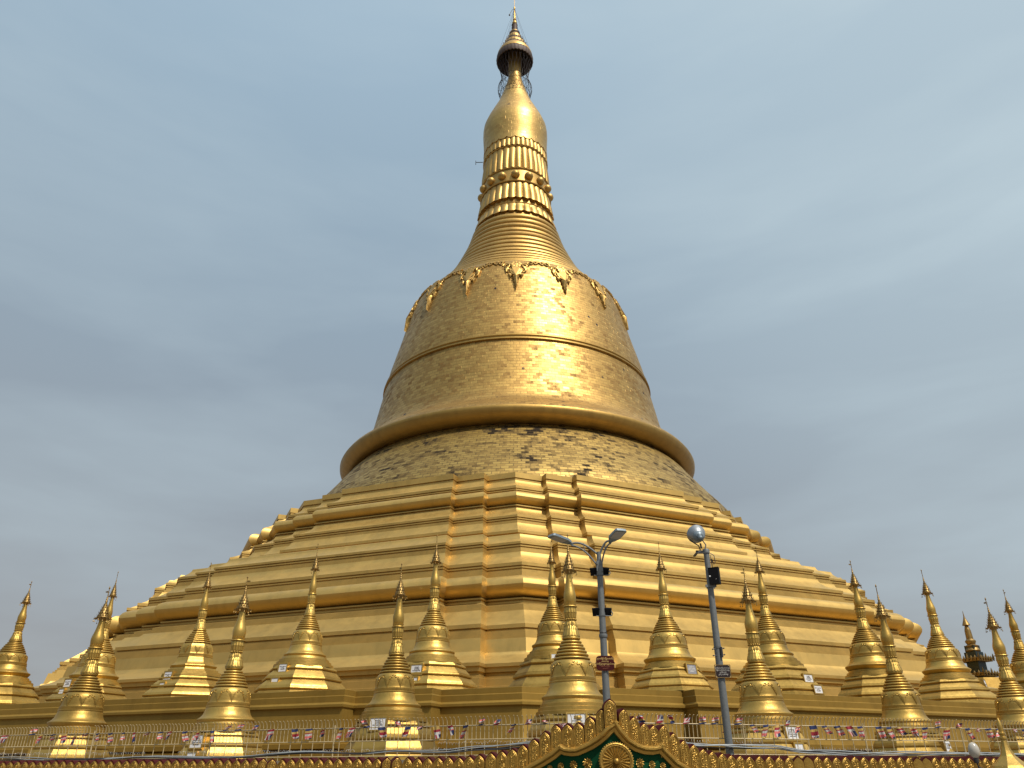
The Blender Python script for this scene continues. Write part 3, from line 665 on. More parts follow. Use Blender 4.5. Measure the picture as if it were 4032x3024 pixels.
KB = {-14.45: 1.19, -9.01: 1.19, -3.65: 0.97, 1.48: 1.0, 7.38: 1.14, 12.64: 1.16, 17.79: 1.18, -24.0: 1.05, -18.32: 0.82, -13.6: 0.87, -8.46: 0.82, -3.25: 1.02, 1.44: 0.9, 5.70: 0.95, 10.43: 0.97, 14.99: 1.13, 19.21: 1.1, 25.49: 1.1}
def stupa(kind, x, y, z, rb, hb, sxy, sz, label, plaques, group, vz, mat=None, small=False):
    t = empty('small_stupa', (x, y, z), 0, label, 'stupa', group)
    mt = mat or (st_b if kind.endswith('b') else st_a)
    M_ = RD[kind]
    pr_, rnd = base_profile(rb, hb)
    m = MB(); m.lathe(pr_, 8, ph=DL); m.add([], [])
    m.build('octagonal_base', mt, t, True, 20)
    m = MB(); m.lathe([(r * (1 / cos(pi / 8) if kind.startswith('oct') else 1), zz) for r, zz in rnd], 8 if kind.startswith('oct') else 56, ph=DL if kind.startswith('oct') else 0)
    m.build('round_steps', mt, t, True, 20)
    S = (sxy, sxy, sz); t.rotation_euler = (random.uniform(-0.006, 0.006), random.uniform(-0.006, 0.006), 0)
    bo = inst('bell', M_['bell'], t, (0, 0, hb), sc=S)
    inst('leaf_relief', M_['leaf_relief'], bo)
    inst('ringed_cone', M_['ringed_cone'], t, (0, 0, hb), sc=S)
    kb = KB.get(x, 1.0); kc = kb * 0.65 + sxy * 0.35; inst('lotus_collar', M_['lotus_collar'], t, (0, 0, hb), sc=(kc, kc, sz))
    inst('bud', M_['bud'], t, (0, 0, hb), sc=(kb, kb, sz))
    um = inst('umbrella', M_['umbrella'], t, (0, 0, hb), sc=(kb, kb, sz))
    inst('hanging_bells', M_['hanging_bells'], um); inst('finial', M_['finial'], um); inst('vane', M_['vane'], um, rot=(0, 0, vz))
    tabb = sorted(pr_ + rnd, key=lambda p: -p[1])
    for i, (phi, toff, pz, w_, h_, style) in enumerate(plaques):
        zz = pz - z; r = 0
        f = max(0.0, min(1.0, 1 - (zz - h_ / 2) / hb)); r = lerp(0.80, rb, f) * 0.94 + 0.03
        q = radians(phi); fr = MB(); n_ = Vector((sin(q), -cos(q), 0)); tg = Vector((cos(q), sin(q), 0))
        c_ = n_ * r + tg * toff + Vector((0, 0, zz))
        p = empty('plaque'); p.parent = t; p.location = c_; p.rotation_euler = (radians(-8), 0, q)
        fw = 0.045
        fr.box((0, 0.14, 0), (w_ + 2 * fw - 0.004, 0.26, h_ + 2 * fw - 0.004))
        for sx_ in (-1, 1): fr.box((sx_ * (w_ + fw) / 2, 0, 0), (fw, 0.05, h_ + 2 * fw))
        for sz_ in (-1, 1): fr.box((0, 0, sz_ * (h_ + fw) / 2), (w_, 0.05, fw))
        fr.build('frame', mt, p, False)
        sb = MB(); sb.box((0, 0.005, 0), (w_, 0.03, h_)); sb.build('stone_slab', slate if style == 2 else marble, p, False)
        tm_ = TMW[0] if style == 2 else TM[(i + int(abs(x) * 7)) % 3]
        ks = min(w_ / 0.46, h_ / 0.34)
        if style: inst('inscription', tm_, p, (0, -0.013, 0), (radians(90), 0, 0), (ks, ks, ks))
    return t
GF, GB = 'front row of small stupas on the lower terrace', 'back row of small stupas on the raised platform'
Z1, Z2 = 1.96, 4.30
FR = [('round_b', -14.45, -50.6, 1.30, 3.21, 0.90, 'leftmost stupa of the front row, with two pale plaques low on its left side', [(-65, 0, 2.60, 0.40, 0.36, 1), (-65, 0, 2.26, 0.36, 0.28, 0)], 0.98),
      ('round_a', -9.01, -52.23, 1.36, 3.19, 0.87, 'gold stupa second from the left in the front row', [(-21, 0, 2.56, 0.42, 0.34, 1), (-21, 0, 2.18, 0.30, 0.16, 0)], 0.98),
      ('round_b', -3.65, -53.7, 1.42, 3.47, 0.80, 'slim gold stupa third from left in the front row, one plaque at fence height', [(-14, 0, 2.93, 0.46, 0.30, 1)], 0.93),
      ('round_c', 1.48, -55.65, 1.45, 3.51, 0.86, 'large front stupa just left of the twin headed lamp post', [(0, 0, 2.90, 0.46, 0.28, 1)], 1.0),
      ('round_c', 7.38, -52.76, 1.38, 3.27, 0.87, 'front row gold stupa directly right of the round floodlight post', [(24, 0.02, 2.72, 0.40, 0.34, 1), (24, 0.1, 2.36, 0.28, 0.15, 0)], 0.98),
      ('round_b', 12.64, -50.47, 1.36, 3.19, 0.83, 'second stupa from the right in the front row, its tip against the terrace edge', [(60, 0, 2.98, 0.32, 0.2, 2), (40, 0, 2.45, 0.42, 0.32, 1)], 0.98),
      ('round_a', 17.79, -48.09, 1.36, 3.20, 0.88, 'last front row stupa at the far right, its spire wholly against sky', [], 0.98)]
for i, (k, x, y, rb, lip, r, lab, pl, sz) in enumerate(FR):
    stupa(k, x, y, Z1, rb, lip - Z1, r / 0.858, sz * 1.0, lab, pl, GF, random.uniform(0, 6))
BR = [('round_b', -24.0, -39.86, 2.0, 6.0, 0.98, 'back row stupa at the far left edge, cut by the side of the picture', [], 0.95),
      ('round_a', -18.32, -42.8, 1.75, 5.52, 0.98, 'back row stupa overlapped by the leftmost front row stupa', [(-21, -0.1, 5.16, 0.36, 0.3, 1), (-21, -0.1, 4.82, 0.24, 0.18, 0)], 1.0),
      ('octagon_a', -13.6, -44.0, 1.95, 5.75, 0.98, 'eight sided gold stupa with faceted bell, the only angular one', [(-21, -0.1, 5.30, 0.36, 0.3, 1), (-21, -0.1, 4.93, 0.22, 0.16, 0)], 0.97),
      ('round_a', -8.46, -46.01, 1.86, 5.92, 0.82, 'round stupa with wide stepped base, fourth from left in the back row', [(-21, -0.05, 5.33, 0.34, 0.28, 1), (-21, -0.15, 4.86, 0.28, 0.15, 0)], 1.0),
      ('round_a', -3.25, -47.56, 1.80, 5.80, 0.86, 'back row stupa just right of the slim third front row stupa', [(-21, 0.1, 5.05, 0.42, 0.33, 1), (-21, 0.1, 4.68, 0.30, 0.17, 0)], 1.0),
      ('round_b', 1.44, -45.16, 2.0, 6.37, 0.89, 'back row stupa half hidden behind the large front stupa beside the lamp post', [(2, 0, 5.75, 0.36, 0.32, 1), (2, 0, 5.28, 0.34, 0.4, 0)], 1.0),
      ('round_c', 5.70, -47.5, 1.58, 5.52, 0.97, 'back row stupa between the two lamp posts, with a dark grey plaque', [(24.5, 0.1, 5.06, 0.38, 0.33, 2)], 1.0),
      ('round_b', 10.43, -44.64, 1.98, 6.07, 0.87, 'back row stupa right of the floodlight post with two white plaques on its right', [(24.5, 0.3, 5.02, 0.42, 0.28, 1), (24.5, 0.45, 4.6, 0.38, 0.28, 1)], 1.0),
      ('round_b', 14.99, -43.35, 1.75, 5.75, 1.05, 'back row stupa close left of the second front stupa from the right', [], 1.0),
      ('round_a', 19.21, -41.28, 1.85, 5.82, 1.0, 'back row stupa left of the distant dark tower, its plaque seen edge on', [(52, 0, 5.1, 0.4, 0.45, 1)], 1.0),
      ('round_b', 25.49, -36.9, 1.85, 5.80, 0.95, 'back row stupa cut by the right edge, behind the last front stupa', [], 1.0)]
for i, (k, x, y, rb, lip, r, lab, pl, sz) in enumerate(BR):
    stupa(k, x, y, Z2, rb, lip - Z2, r / 0.858, sz, lab, pl, GB, random.uniform(0, 6))

# vents in the platform wall
for (x, y, z), rz, lab in (((-1.60, -46.98, 3.31), -radians(20.5), 'small barred opening in the gold platform wall left of the gate'), ((4.35, -46.6, 3.29), radians(24.5), 'small barred opening in the gold platform wall right of the gate peak'), ((9.9, -44.3, 3.27), radians(24.5), 'small barred opening in the gold platform wall right of the floodlight post stupa')):
    t = empty('wall_vent', (x, y, z), rz, lab, 'vent', 'vents in the platform wall')
    m = MB(); m.box((0, 0.0, 0), (0.30, 0.5, 0.30)); m.build('opening', black, t, False)
    m = MB()
    for k in range(3): m.box((-0.1 + 0.1 * k, -0.26, 0), (0.045, 0.03, 0.30))
    m.box((0, -0.275, 0.165), (0.36, 0.04, 0.04)); m.build('bars', wallg, t, False)

# ------------------------------------------------------------------ spiked fence
ZF0 = 18.0
def arc_top(s, off0, z0, h, bend):
    return [vpt(s, ZF0, off0 + bend * (1 - cos(a)) ) + (z0 + h * sin(a),) for a in [pi / 2 * j / 4 for j in range(5)]]
sections = [(-17.2, -13.6), (-13.6, -10.0), (-10.0, -6.6), (-6.6, -3.3), (-3.3, 0.0), (0.0, 3.2), (3.2, 6.4), (6.4, 9.2), (9.2, 12.4)]
names = ['far left end', 'left, below the leftmost stupa pair', 'left, below the second front stupa', 'left of the slim front stupa', 'centre left, running behind the gate peak', 'centre right, at the floodlight post', 'right, under the stupa beside the floodlight', 'right, under the right hand stupa', 'far right end']
for (s0, s1), nm in zip(sections, names):
    t = empty('fence_section', (0, 0, 0), 0, 'cream spiked railing section with bent tips, %s' % nm, 'fence', 'spiked railing along the lower terrace')
    m = MB(); n = int((s1 - s0) / 0.1)
    for k in range(n):
        s_ = s0 + 0.05 + 0.1 * k; x, y = vpt(s_, ZF0); x2, y2 = vpt(s_, ZF0, 0.02)
        ju = random.uniform(-0.012, 0.012)
        pts = [(x, y, 2.36), (x, y, 2.70)] + [vpt(s_ + ju * j / 4, ZF0, 0.10 * (j / 4) ** 1.8) + (2.70 + 0.125 * sin(pi / 2 * j / 4) + ju * 0.4,) for j in range(1, 5)]
        m.tube(pts, 0.0085, 5)
    m.build('pickets', fencem, t)
    m = MB()
    for k in range(int((s1 - s0) / 0.3)):
        s_ = s0 + 0.15 + 0.3 * k; x, y = vpt(s_, ZF0); m.tube([(x, y, 1.95), (x, y, 2.36)], 0.010, 5)
    for zz, rr_ in ((2.36, 0.012), (2.04, 0.012)): m.tube([vpt(s0, ZF0) + (zz,), vpt(s1, ZF0) + (zz,)], rr_, 6)
    m.build('lower_grille', fencem, t)
    for zz, rr_ in ((2.645, 0.012),):
        m = MB(); m.tube([vpt(s0, ZF0) + (zz,), vpt(s1, ZF0) + (zz,)], rr_, 6); m.build('rail', fencem, t)
    m = MB(); x, y = vpt(s0 + 0.001, ZF0); m.tube([(x, y, 1.95), (x, y, 2.72)], 0.018, 6); m.build('post', fencem, t)

# bunting
flag_s = [(-16.499, -0.03), (-15.601, 0.02), (-15.272, 0.0), (-14.867, -0.09), (-14.509, -0.09), (-14.136, -0.11), (-13.817, -0.1), (-13.428, -0.11), (-13.03, -0.12), (-12.645, -0.11), (-12.281, -0.08), (-11.873, -0.08), (-11.509, -0.08), (-11.215, -0.04), (-10.756, -0.04), (-10.366, -0.03), (-9.971, -0.02), (-9.599, 0.03), (-9.227, 0.01), (-8.762, 0.01), (-8.289, -0.01), (-7.644, -0.04), (-7.253, -0.04), (-6.877, -0.05), (-6.411, -0.05), (-6.103, -0.08), (-5.735, 0.02), (-5.365, -0.09), (-4.949, 0.04), (-4.684, -0.0), (-4.385, -0.0), (-4.005, -0.08), (-3.655, -0.05), (-3.289, -0.03), (-2.908, 0.02), (-2.549, 0.03), (-2.156, 0.0), (-1.832, 0.01), (-1.413, 0.01), (-1.042, -0.02), (0.458, 0.12), (0.721, 0.09), (1.117, 0.02), (1.439, 0.01), (1.752, 0.01), (2.175, 0.09), (2.47, 0.07), (2.776, -0.04), (3.047, 0.09), (3.413, -0.05), (3.754, -0.04), (4.065, -0.04), (4.308, 0.03), (4.639, -0.07), (4.988, -0.08), (5.295, -0.1), (5.63, -0.1), (5.951, -0.05), (6.248, -0.08), (6.773, -0.08), (7.082, -0.08), (7.335, -0.01), (7.727, -0.09), (8.107, -0.02), (8.5, 0.02), (8.766, -0.1), (9.114, 0.09), (9.364, -0.08), (9.681, -0.11), (9.986, -0.13), (10.277, -0.1), (10.802, -0.12), (11.099, -0.09)]
FM = [F_BLUE, F_YEL, F_RED, F_WHT, F_PNK]
SB = 2.645
for side in (-1, 1):
    fl = [f for f in flag_s if (f[0] < 0) == (side < 0)]
    bt = empty('bunting', (0, 0, 0), 0, 'string of small striped flags tied along the railing %s of the gate peak' % ('left' if side < 0 else 'right'), 'bunting', 'flag bunting on the railing')
    ss = [fl[0][0] - 0.6] + [f[0] for f in fl] + [fl[-1][0] + 0.3]
    m = MB(); pts = []
    for a, b in zip(ss, ss[1:]):
        for t_ in (0, 0.5): q = lerp(a, b, t_); pts.append(vpt(q, ZF0, 0.045) + (SB - (0.012 if t_ else 0.0),))
    m.tube(pts, 0.004, 4); m.build('string', cablem, bt)
    for s_, dz in fl:
        x, y = vpt(s_, ZF0, 0.05); w_ = random.uniform(0.13, 0.175); up = dz > 0.005
        ln = random.uniform(0.16, 0.27) if not up else random.uniform(0.10, 0.17)
        if random.random() < 0.15: ln = 0.07
        m = MB(); nu, nv = 7, 11; vs = []; fa = random.uniform(0, 6); tw = random.uniform(-0.5, 0.5); sl = random.uniform(-0.12, 0.12)
        rz = vrot(s_) + random.uniform(-0.5, 0.5)
        for j in range(nv):
            v = j / (nv - 1)
            for i in range(nu):
                u = i / (nu - 1) - 0.5
                wx = u * w_ * (1 - 0.25 * v * abs(tw)) + sl * v; wy = 0.03 * sin(u * 7 + fa + v * 3) * (0.3 + v) + tw * u * v * 0.1
                vz_ = (v * ln if up else -v * ln) * (1 - 0.12 * abs(u)) + 0.02 * u
                vs.append((wx * cos(rz) - wy * sin(rz), wx * sin(rz) + wy * cos(rz) - 0.01, vz_))
        st0 = random.choice([0, 0, 0, 1, 2]); full = random.random() < 0.75
        for j in range(nv - 1):
            for i in range(nu - 1):
                b = min(4, st0 + int(j / (nv - 1) * (6 if full else 4)))
                mi = b
                if st0 + int(j / (nv - 1) * 6) >= 5: mi = (4, 3, 2, 3, 0, 0)[i % 6]
                m.add([vs[j * nu + i], vs[j * nu + i + 1], vs[(j + 1) * nu + i + 1], vs[(j + 1) * nu + i]], [(0, 1, 2, 3)], mi)
        o = m.build('flag', FM, bt, False); o.location = (x, y, SB)
# cables
def cable(name, pts, label, mats, n=3, spread=0.025, r=0.011):
    t = empty(name, (0, 0, 0), 0, label, 'cable')
    for k in range(n):
        m = MB(); P_ = []
        for i in range(len(pts) - 1):
            for j in range(6):
                t_ = j / 6; s_ = lerp(pts[i][0], pts[i + 1][0], t_); z_ = lerp(pts[i][1], pts[i + 1][1], t_ * t_ * (3 - 2 * t_))
                P_.append(vpt(s_, ZF0, 0.28 + 0.02 * sin(s_ * 1.7 + k)) + (z_ + spread * sin(s_ * (0.8 + 0.23 * k) + 2 * k) + 0.01 * k,))
        m.tube(P_, r, 6); m.build('strand', mats[k % len(mats)], t)
cable('power_cable', [(-17, 2.06), (-13.297, 2.02), (-9.206, 2.05), (-7.159, 2.095), (-5.851, 2.07), (-4.787, 2.134), (-3.687, 2.102), (-2.801, 2.157), (-1.2, 2.26), (0.2, 2.3)], 'sagging bundle of black and grey cables tied low along the left railing', [cablem, cablem, cableg, cableg], 4, 0.03, 0.012)
cable('power_cable', [(0.6, 2.25), (1.87, 2.188), (3.602, 2.16), (4.553, 2.085), (6.212, 2.038), (8.344, 2.06), (10.808, 2.02), (12.2, 2.02)], 'thick bundle of grey cables tied low along the right railing', [cableg, cablem, cableg, cableg, cableg], 5, 0.03, 0.013)
for (s0, s1, z0, z1, lab) in ((-16.5, -11.8, 2.18, 2.16, 'coil of barbed wire on the railing at the far left'), (-10.8, -6.0, 2.16, 2.15, 'coil of barbed wire on the railing left of the slim front stupa'), (-5.8, -3.2, 2.15, 2.16, 'short coil of barbed wire below the slim front stupa'), (-3.9, -1.6, 2.28, 2.30, 'coil of barbed wire rising behind the gate slope at left'), (1.6, 3.6, 2.30, 2.29, 'coil of barbed wire by the foot of the floodlight post'), (3.4, 6.4, 2.18, 2.15, 'coil of barbed wire right of the floodlight post'), (6.3, 11.4, 2.13, 2.05, 'coil of barbed wire at the far right of the railing')):
    m = MB(); P_ = []; n = int((s1 - s0) / 0.010)
    for i in range(n):
        s_ = lerp(s0, s1, i / n); a = i * 0.9; P_.append(vpt(s_ + 0.01 * sin(i * .37), ZF0, 0.10 + 0.03 * cos(a)) + (lerp(z0, z1, i / n) + 0.028 * sin(a) + 0.012 * sin(i * 0.11),))
    m.tube(P_, 0.0032, 3, cap=False)
    tag(m.build('barbed_wire', wirem), lab, 'barbed wire', 'barbed wire coils on the railing')

# ------------------------------------------------------------------ gate parapet
ZG0 = 12.0
def frame_at(s, Z0=ZG0):
    x, y = vpt(s, Z0); k = 1 / hypot(1, TV); sg = 1 if s >= 0 else -1
    return Vector((x, y, 0)), Vector((k, sg * TV * k, 0)), Vector((sg * TV * k, -k, 0))   # origin, along, outward
def arch_poly(w_, zt, zb, rise=None, n=7):
    rise = rise or w_ * 0.72; P_ = [(w_ / 2, zb)]
    for i in range(n + 1):
        t_ = i / n; P_.append((w_ / 2 * (1 - t_ ** 2.4), zt - rise + rise * t_))
    return P_ + [(-a, b) for a, b in P_[:-1]][::-1]
def ornate_panel(kind, w_, H):
    """origin at arch tip; a framed niche with relief inside; faces -y, x along"""
    m = MB(); ux, uy, uz = (1, 0, 0), (0, 0, 1), (0, -1, 0)
    m.prism(arch_poly(w_, 0, -H), (0, 0, 0), ux, uy, uz, 0.03)
    for k_, (off, dd, y_) in enumerate(((0.0, 0.010, -0.018), (0.016, 0.007, -0.020))):
        a = arch_poly(w_ - off * 2 - 0.008, -0.006 - off * 1.2, -H)
        m.tube([(p[0], y_, p[1]) for p in a], dd * 0.62, 5)
    rnd = random.Random(kind)
    if kind % 2 == 0:     # little seated figure over foliage
        m.lathe([(0.001, 0.0), (0.004, -0.012), (0.009, -0.018), (0.005, -0.024)], 8, (0, -0.02, -0.042))
        m.ball((0, -0.02, -0.075), 0.0125, 8, 6)
        m.ball((0, -0.018, -0.108), 0.018, 8, 6, sz=1.3)
        for sg in (-1, 1):
            m.tube([(sg * 0.013, -0.022, -0.094), (sg * 0.034, -0.022, -0.112), (sg * 0.012, -0.028, -0.128)], 0.0065, 5)
            m.tube([(sg * 0.004, -0.022, -0.132), (sg * 0.034, -0.024, -0.140), (sg * 0.006, -0.026, -0.150)], 0.009, 5)
            m.tube([(sg * 0.04, -0.016, -0.075), (sg * 0.045, -0.018, -0.11), (sg * 0.03, -0.018, -0.15)], 0.005, 4)
        for k in range(8):
            m.ball((0.006 * rnd.uniform(-1, 1), -0.02, -0.165 - 0.024 * k), 0.011 + 0.003 * rnd.random(), 7, 5)
        lo = -0.17
    else: lo = -0.05
    k = 0; z_ = lo
    while z_ > -H + 0.02:
        for sg in (-1, 1):
            x_ = sg * rnd.uniform(0.018, w_ / 2 - 0.045) if kind % 2 else sg * rnd.uniform(0.024, w_ / 2 - 0.045)
            a = rnd.uniform(0, 6)
            m.tube([(x_ + 0.013 * cos(a + q) * (1 - q / 9), -0.019, z_ + 0.015 * sin(a + q) * (1 - q / 9)) for q in (0, 1, 2, 3, 4, 5)], [0.0065, 0.007, 0.006, 0.006, 0.005, 0.003], 5)
            m.ball((x_ * 0.5, -0.02, z_ + rnd.uniform(-0.01, 0.01)), rnd.uniform(0.006, 0.010), 6, 4)
        z_ -= 0.026
    for sg in (-1, 1):
        zz = -w_ * 0.62
        while zz > -H:
            m.ball((sg * (w_ / 2 - 0.026), -0.017, zz), 0.0045, 5, 4); zz -= 0.013
    return m.mesh('ornamental_panel', gate_gold, True, 45)
PW = 0.156; PH_ = 0.45
PM = [ornate_panel(k, PW, PH_) for k in range(4)]
plainm = MB(); plainm.prism(arch_poly(PW, 0, -PH_), (0, 0, 0), (1, 0, 0), (0, 0, 1), (0, -1, 0), 0.03); plainm = plainm.mesh('ornamental_panel', gate_gold)
bk = MB(); bk.prism(arch_poly(PW + 0.016, 0.028, -PH_, rise=0.12), (0, 0.105, 0), (1, 0, 0), (0, 0, 1), (0, -1, 0), 0.18)
bk = bk.mesh('backing_tile', maroon, True, 30)
ped = empty('gate_pediment', (0, 0, 0), 0, 'green gate gable with gold wheel, lotus flowers and peaked crest of gold panels', 'gate gable')
arch = [(-1.75, 1.45), (-1.50, 1.60), (-1.253, 1.735), (-1.026, 1.841), (-0.87, 1.925), (-0.740, 2.019), (-0.66, 1.982), (-0.575, 1.972), (-0.50, 1.978), (-0.415, 2.007), (-0.31, 2.05), (-0.209, 2.104), (-0.12, 2.165), (-0.05, 2.23), (0.053, 2.325), (0.14, 2.203), (0.25, 2.089), (0.367, 2.025), (0.485, 1.993), (0.605, 1.988), (0.686, 2.002), (0.740, 2.032), (0.79, 1.97), (0.85, 1.916), (0.964, 1.811), (1.116, 1.734), (1.35, 1.60), (1.6, 1.45)]
pan = [(-2.131, 1.874), (-1.973, 1.89), (-1.795, 1.913), (-1.627, 1.935), (-1.466, 1.961), (-1.306, 2.014), (-1.137, 2.086), (-0.97, 2.184), (-0.802, 2.271), (-0.635, 2.279), (-0.471, 2.29), (-0.299, 2.365), (-0.128, 2.463), (0.044, 2.59), (0.209, 2.465), (0.361, 2.364), (0.516, 2.282), (0.66, 2.255), (0.822, 2.258), (0.971, 2.159), (1.119, 2.062), (1.277, 2.009), (1.422, 1.954), (1.565, 1.922), (1.724, 1.896), (1.869, 1.876), (2.015, 1.869)]
def put_panel(parent, s_, zt, k, plain_=False, rot_extra=0.0, sc=1.0, fwd=0.0):
    o_, al, ou = frame_at(s_); p = o_ + ou * fwd
    a = inst('ornamental_panel', plainm if plain_ else PM[k % 4], parent, (p.x, p.y, zt), (0, 0, vrot(s_) + rot_extra), (sc, 1, sc))
    inst('backing_tile', bk, a)
def arch_z(s_):
    for (a, b), (c, d) in zip(arch, arch[1:]):
        if a <= s_ <= c: return lerp(b, d, (s_ - a) / (c - a))
    return 1.5
PC = {}
def panel_h(k, H):
    key = (k, round(H, 2))
    if key not in PC:
        b_ = MB(); b_.prism(arch_poly(PW + 0.016, 0.028, -H, rise=0.12), (0, 0.105, 0), (1, 0, 0), (0, 0, 1), (0, -1, 0), 0.18)
        PC[key] = (ornate_panel(k, PW, round(H, 2)), b_.mesh('backing_tile', maroon, True, 30))
    return PC[key]
for i, (s_, zt) in enumerate(pan):
    o_, al, ou = frame_at(s_ if abs(s_) > 0.06 else 0.001)
    rz = 0 if i == 13 else vrot(s_)
    p = o_ + ou * 0.0
    pm_, bk_ = panel_h((i + 1) % 2 + 2 * ((i // 2) % 2), max(0.12, zt - min(arch_z(s_ - 0.07), arch_z(s_ + 0.07)) + 0.03))
    a = inst('ornamental_panel', pm_, ped, (p.x, p.y + (0.0 if i != 13 else -0.02), zt), (0, 0, rz), (1.1 if i == 13 else 1.0, 1, 1.0))
    inst('backing_tile', bk_, a)
# moulding: stepped gold band swept along the arch
def sweep(m, path, prof):
    """prof: (down, out) pairs"""
    rows = []
    for i, (s_, z_) in enumerate(path):
        o_, al, ou = frame_at(s_)
        a = path[max(i - 1, 0)]; b = path[min(i + 1, len(path) - 1)]
        t_ = Vector((b[0] - a[0], b[1] - a[1])).normalized(); n2 = Vector((t_.y, -t_.x))
        if n2.y > 0: n2 = -n2
        rows.append([o_ + Vector((0, 0, z_)) + al * (n2.x * d_) + Vector((0, 0, n2.y * d_)) + ou * q for d_, q in prof])
    n = len(prof); vs = [p for r_ in rows for p in r_]
    m.add(vs, [(i * n + k, (i + 1) * n + k, (i + 1) * n + (k + 1) % n, i * n + (k + 1) % n) for i in range(len(rows) - 1) for k in range(n)] + [tuple(range(n)), tuple((len(rows) - 1) * n + k for k in range(n))[::-1]])
m = MB()
cut = [0, 5, 14, 21, 27]
for a, b in zip(cut, cut[1:]):
    sweep(m, arch[a:b + 1], [(-0.012, -0.02), (-0.012, 0.05), (0.0, 0.085), (0.022, 0.112), (0.045, 0.112), (0.066, 0.085), (0.068, 0.065), (0.080, 0.062), (0.092, 0.048), (0.104, 0.045), (0.108, 0.02), (0.108, -0.02)])
m.build('arch_moulding', gate_gold, ped, True, 40)
m = MB(); vs = []; n = len(arch)
for (s_, z_) in arch:
    o_, al, ou = frame_at(s_); p = o_ + ou * 0.012; vs += [(p.x, p.y, z_ - 0.03), (p.x, p.y, 1.1)]
m.add(vs, [(2 * i, 2 * i + 1, 2 * i + 3, 2 * i + 2) for i in range(n - 1)])
m.build('green_field', green, ped, False)
# wheel
wo = empty('wheel'); wo.parent = ped; o_, al, ou = frame_at(0.05); wo.location = o_ + Vector((0, 0, 1.80)) + Vector((0, -0.03, 0)); wo.rotation_euler = (0, 0, 0.03)
def ring_xz(m, r, t, y_, n=48, k=8, sx=1.0): m.tube([(r * sx * cos(2 * pi * i / n), y_, r * sin(2 * pi * i / n)) for i in range(n + 1)], t, k, cap=False)
m = MB(); ring_xz(m, 0.220, 0.017, -0.02); ring_xz(m, 0.198, 0.008, -0.02)
for i in range(44):
    q = 2 * pi * i / 44; m.ball((0.237 * cos(q), -0.012, 0.237 * sin(q)), 0.0125, 7, 5)
m.build('rim', gate_gold, wo)
m = MB(); vs = []; fs = []; NS = 24
m.ball((0, -0.03, 0), 0.042, 20, 12); m.lathe([(0.001, 0.02), (0.018, 0.0)], 12, (0, -0.07, 0))
for i in range(NS):
    q = 2 * pi * (i + .5) / NS; dq = pi / NS * 0.80
    P0 = Vector((0.03 * cos(q), -0.03, 0.03 * sin(q))); A = Vector((0.19 * cos(q - dq), -0.008, 0.19 * sin(q - dq))); B = Vector((0.19 * cos(q + dq), -0.008, 0.19 * sin(q + dq))); Cc = Vector((0.188 * cos(q), -0.034, 0.188 * sin(q)))
    a_ = Vector((0.035 * cos(q - dq), -0.02, 0.035 * sin(q - dq))); b_ = Vector((0.035 * cos(q + dq), -0.02, 0.035 * sin(q + dq)))
    m.add([P0, a_, A, Cc, B, b_], [(0, 1, 2, 3), (0, 3, 4, 5), (2, 4, 3)])
m.build('spokes', gate_gold, wo, False)
m = MB(); m.prism([(0.2 * cos(2 * pi * i / 40), 0.2 * sin(2 * pi * i / 40)) for i in range(40)], (0, 0, 0), (1, 0, 0), (0, 0, 1), (0, -1, 0), 0.012); m.build('disc', gate_gold, wo)
def lotus(sz):
    m = MB()
    for ring, (n, r, y_, ln) in enumerate(((10, 0.30, -0.02, 0.52), (8, 0.16, -0.07, 0.36), (6, 0.05, -0.12, 0.22))):
        for k in range(n):
            q = 2 * pi * k / n + pi / 2 + ring * 0.35; d = Vector((cos(q), 0, sin(q))); s_ = Vector((-sin(q), 0, cos(q))); c_ = d * r * sz + Vector((0, y_ * sz, 0)); W = 0.17 * sz * (1 - ring * 0.2)
            tip = c_ + d * ln * sz * 0.75 + Vector((0, -0.16 * sz, 0)); mid = c_ + d * ln * sz * 0.35 + Vector((0, -0.14 * sz, 0))
            m.add([c_, c_ + d * ln * sz * .3 + s_ * W, tip, c_ + d * ln * sz * .3 - s_ * W, mid], [(0, 1, 4), (1, 2, 4), (2, 3, 4), (3, 0, 4)])
    m.ball((0, -0.14 * sz, 0), 0.14 * sz, 10, 6)
    return m.mesh('lotus_flower', gate_gold, True, 25)
for s_, z_, sz in ((-0.351, 1.775, 0.105), (-0.553, 1.757, 0.085), (-0.739, 1.744, 0.07), (-0.90, 1.72, 0.06), (0.398, 1.776, 0.10), (0.584, 1.757, 0.08), (0.749, 1.742, 0.07), (0.89, 1.70, 0.06)):
    o_, al, ou = frame_at(s_); p = o_ + ou * 0.03; inst('lotus_flower', lotus(sz), ped, (p.x, p.y, z_), (0, 0, vrot(s_)))
# core wall of the gable
m = MB(); vs = []
for (s_, z_) in arch:
    for off in (-0.16, 0.005):
        o_, al, ou = frame_at(s_); p = o_ + ou * off; vs += [(p.x, p.y, z_ - 0.06), (p.x, p.y, 0)]
m.add(vs, [f for i in range(n - 1) for f in ((4 * i + 2, 4 * i + 3, 4 * i + 7, 4 * i + 6), (4 * i, 4 * i + 4, 4 * i + 5, 4 * i + 1), (4 * i, 4 * i + 2, 4 * i + 6, 4 * i + 4))])
m.build('gable_wall', maroon, ped, False)
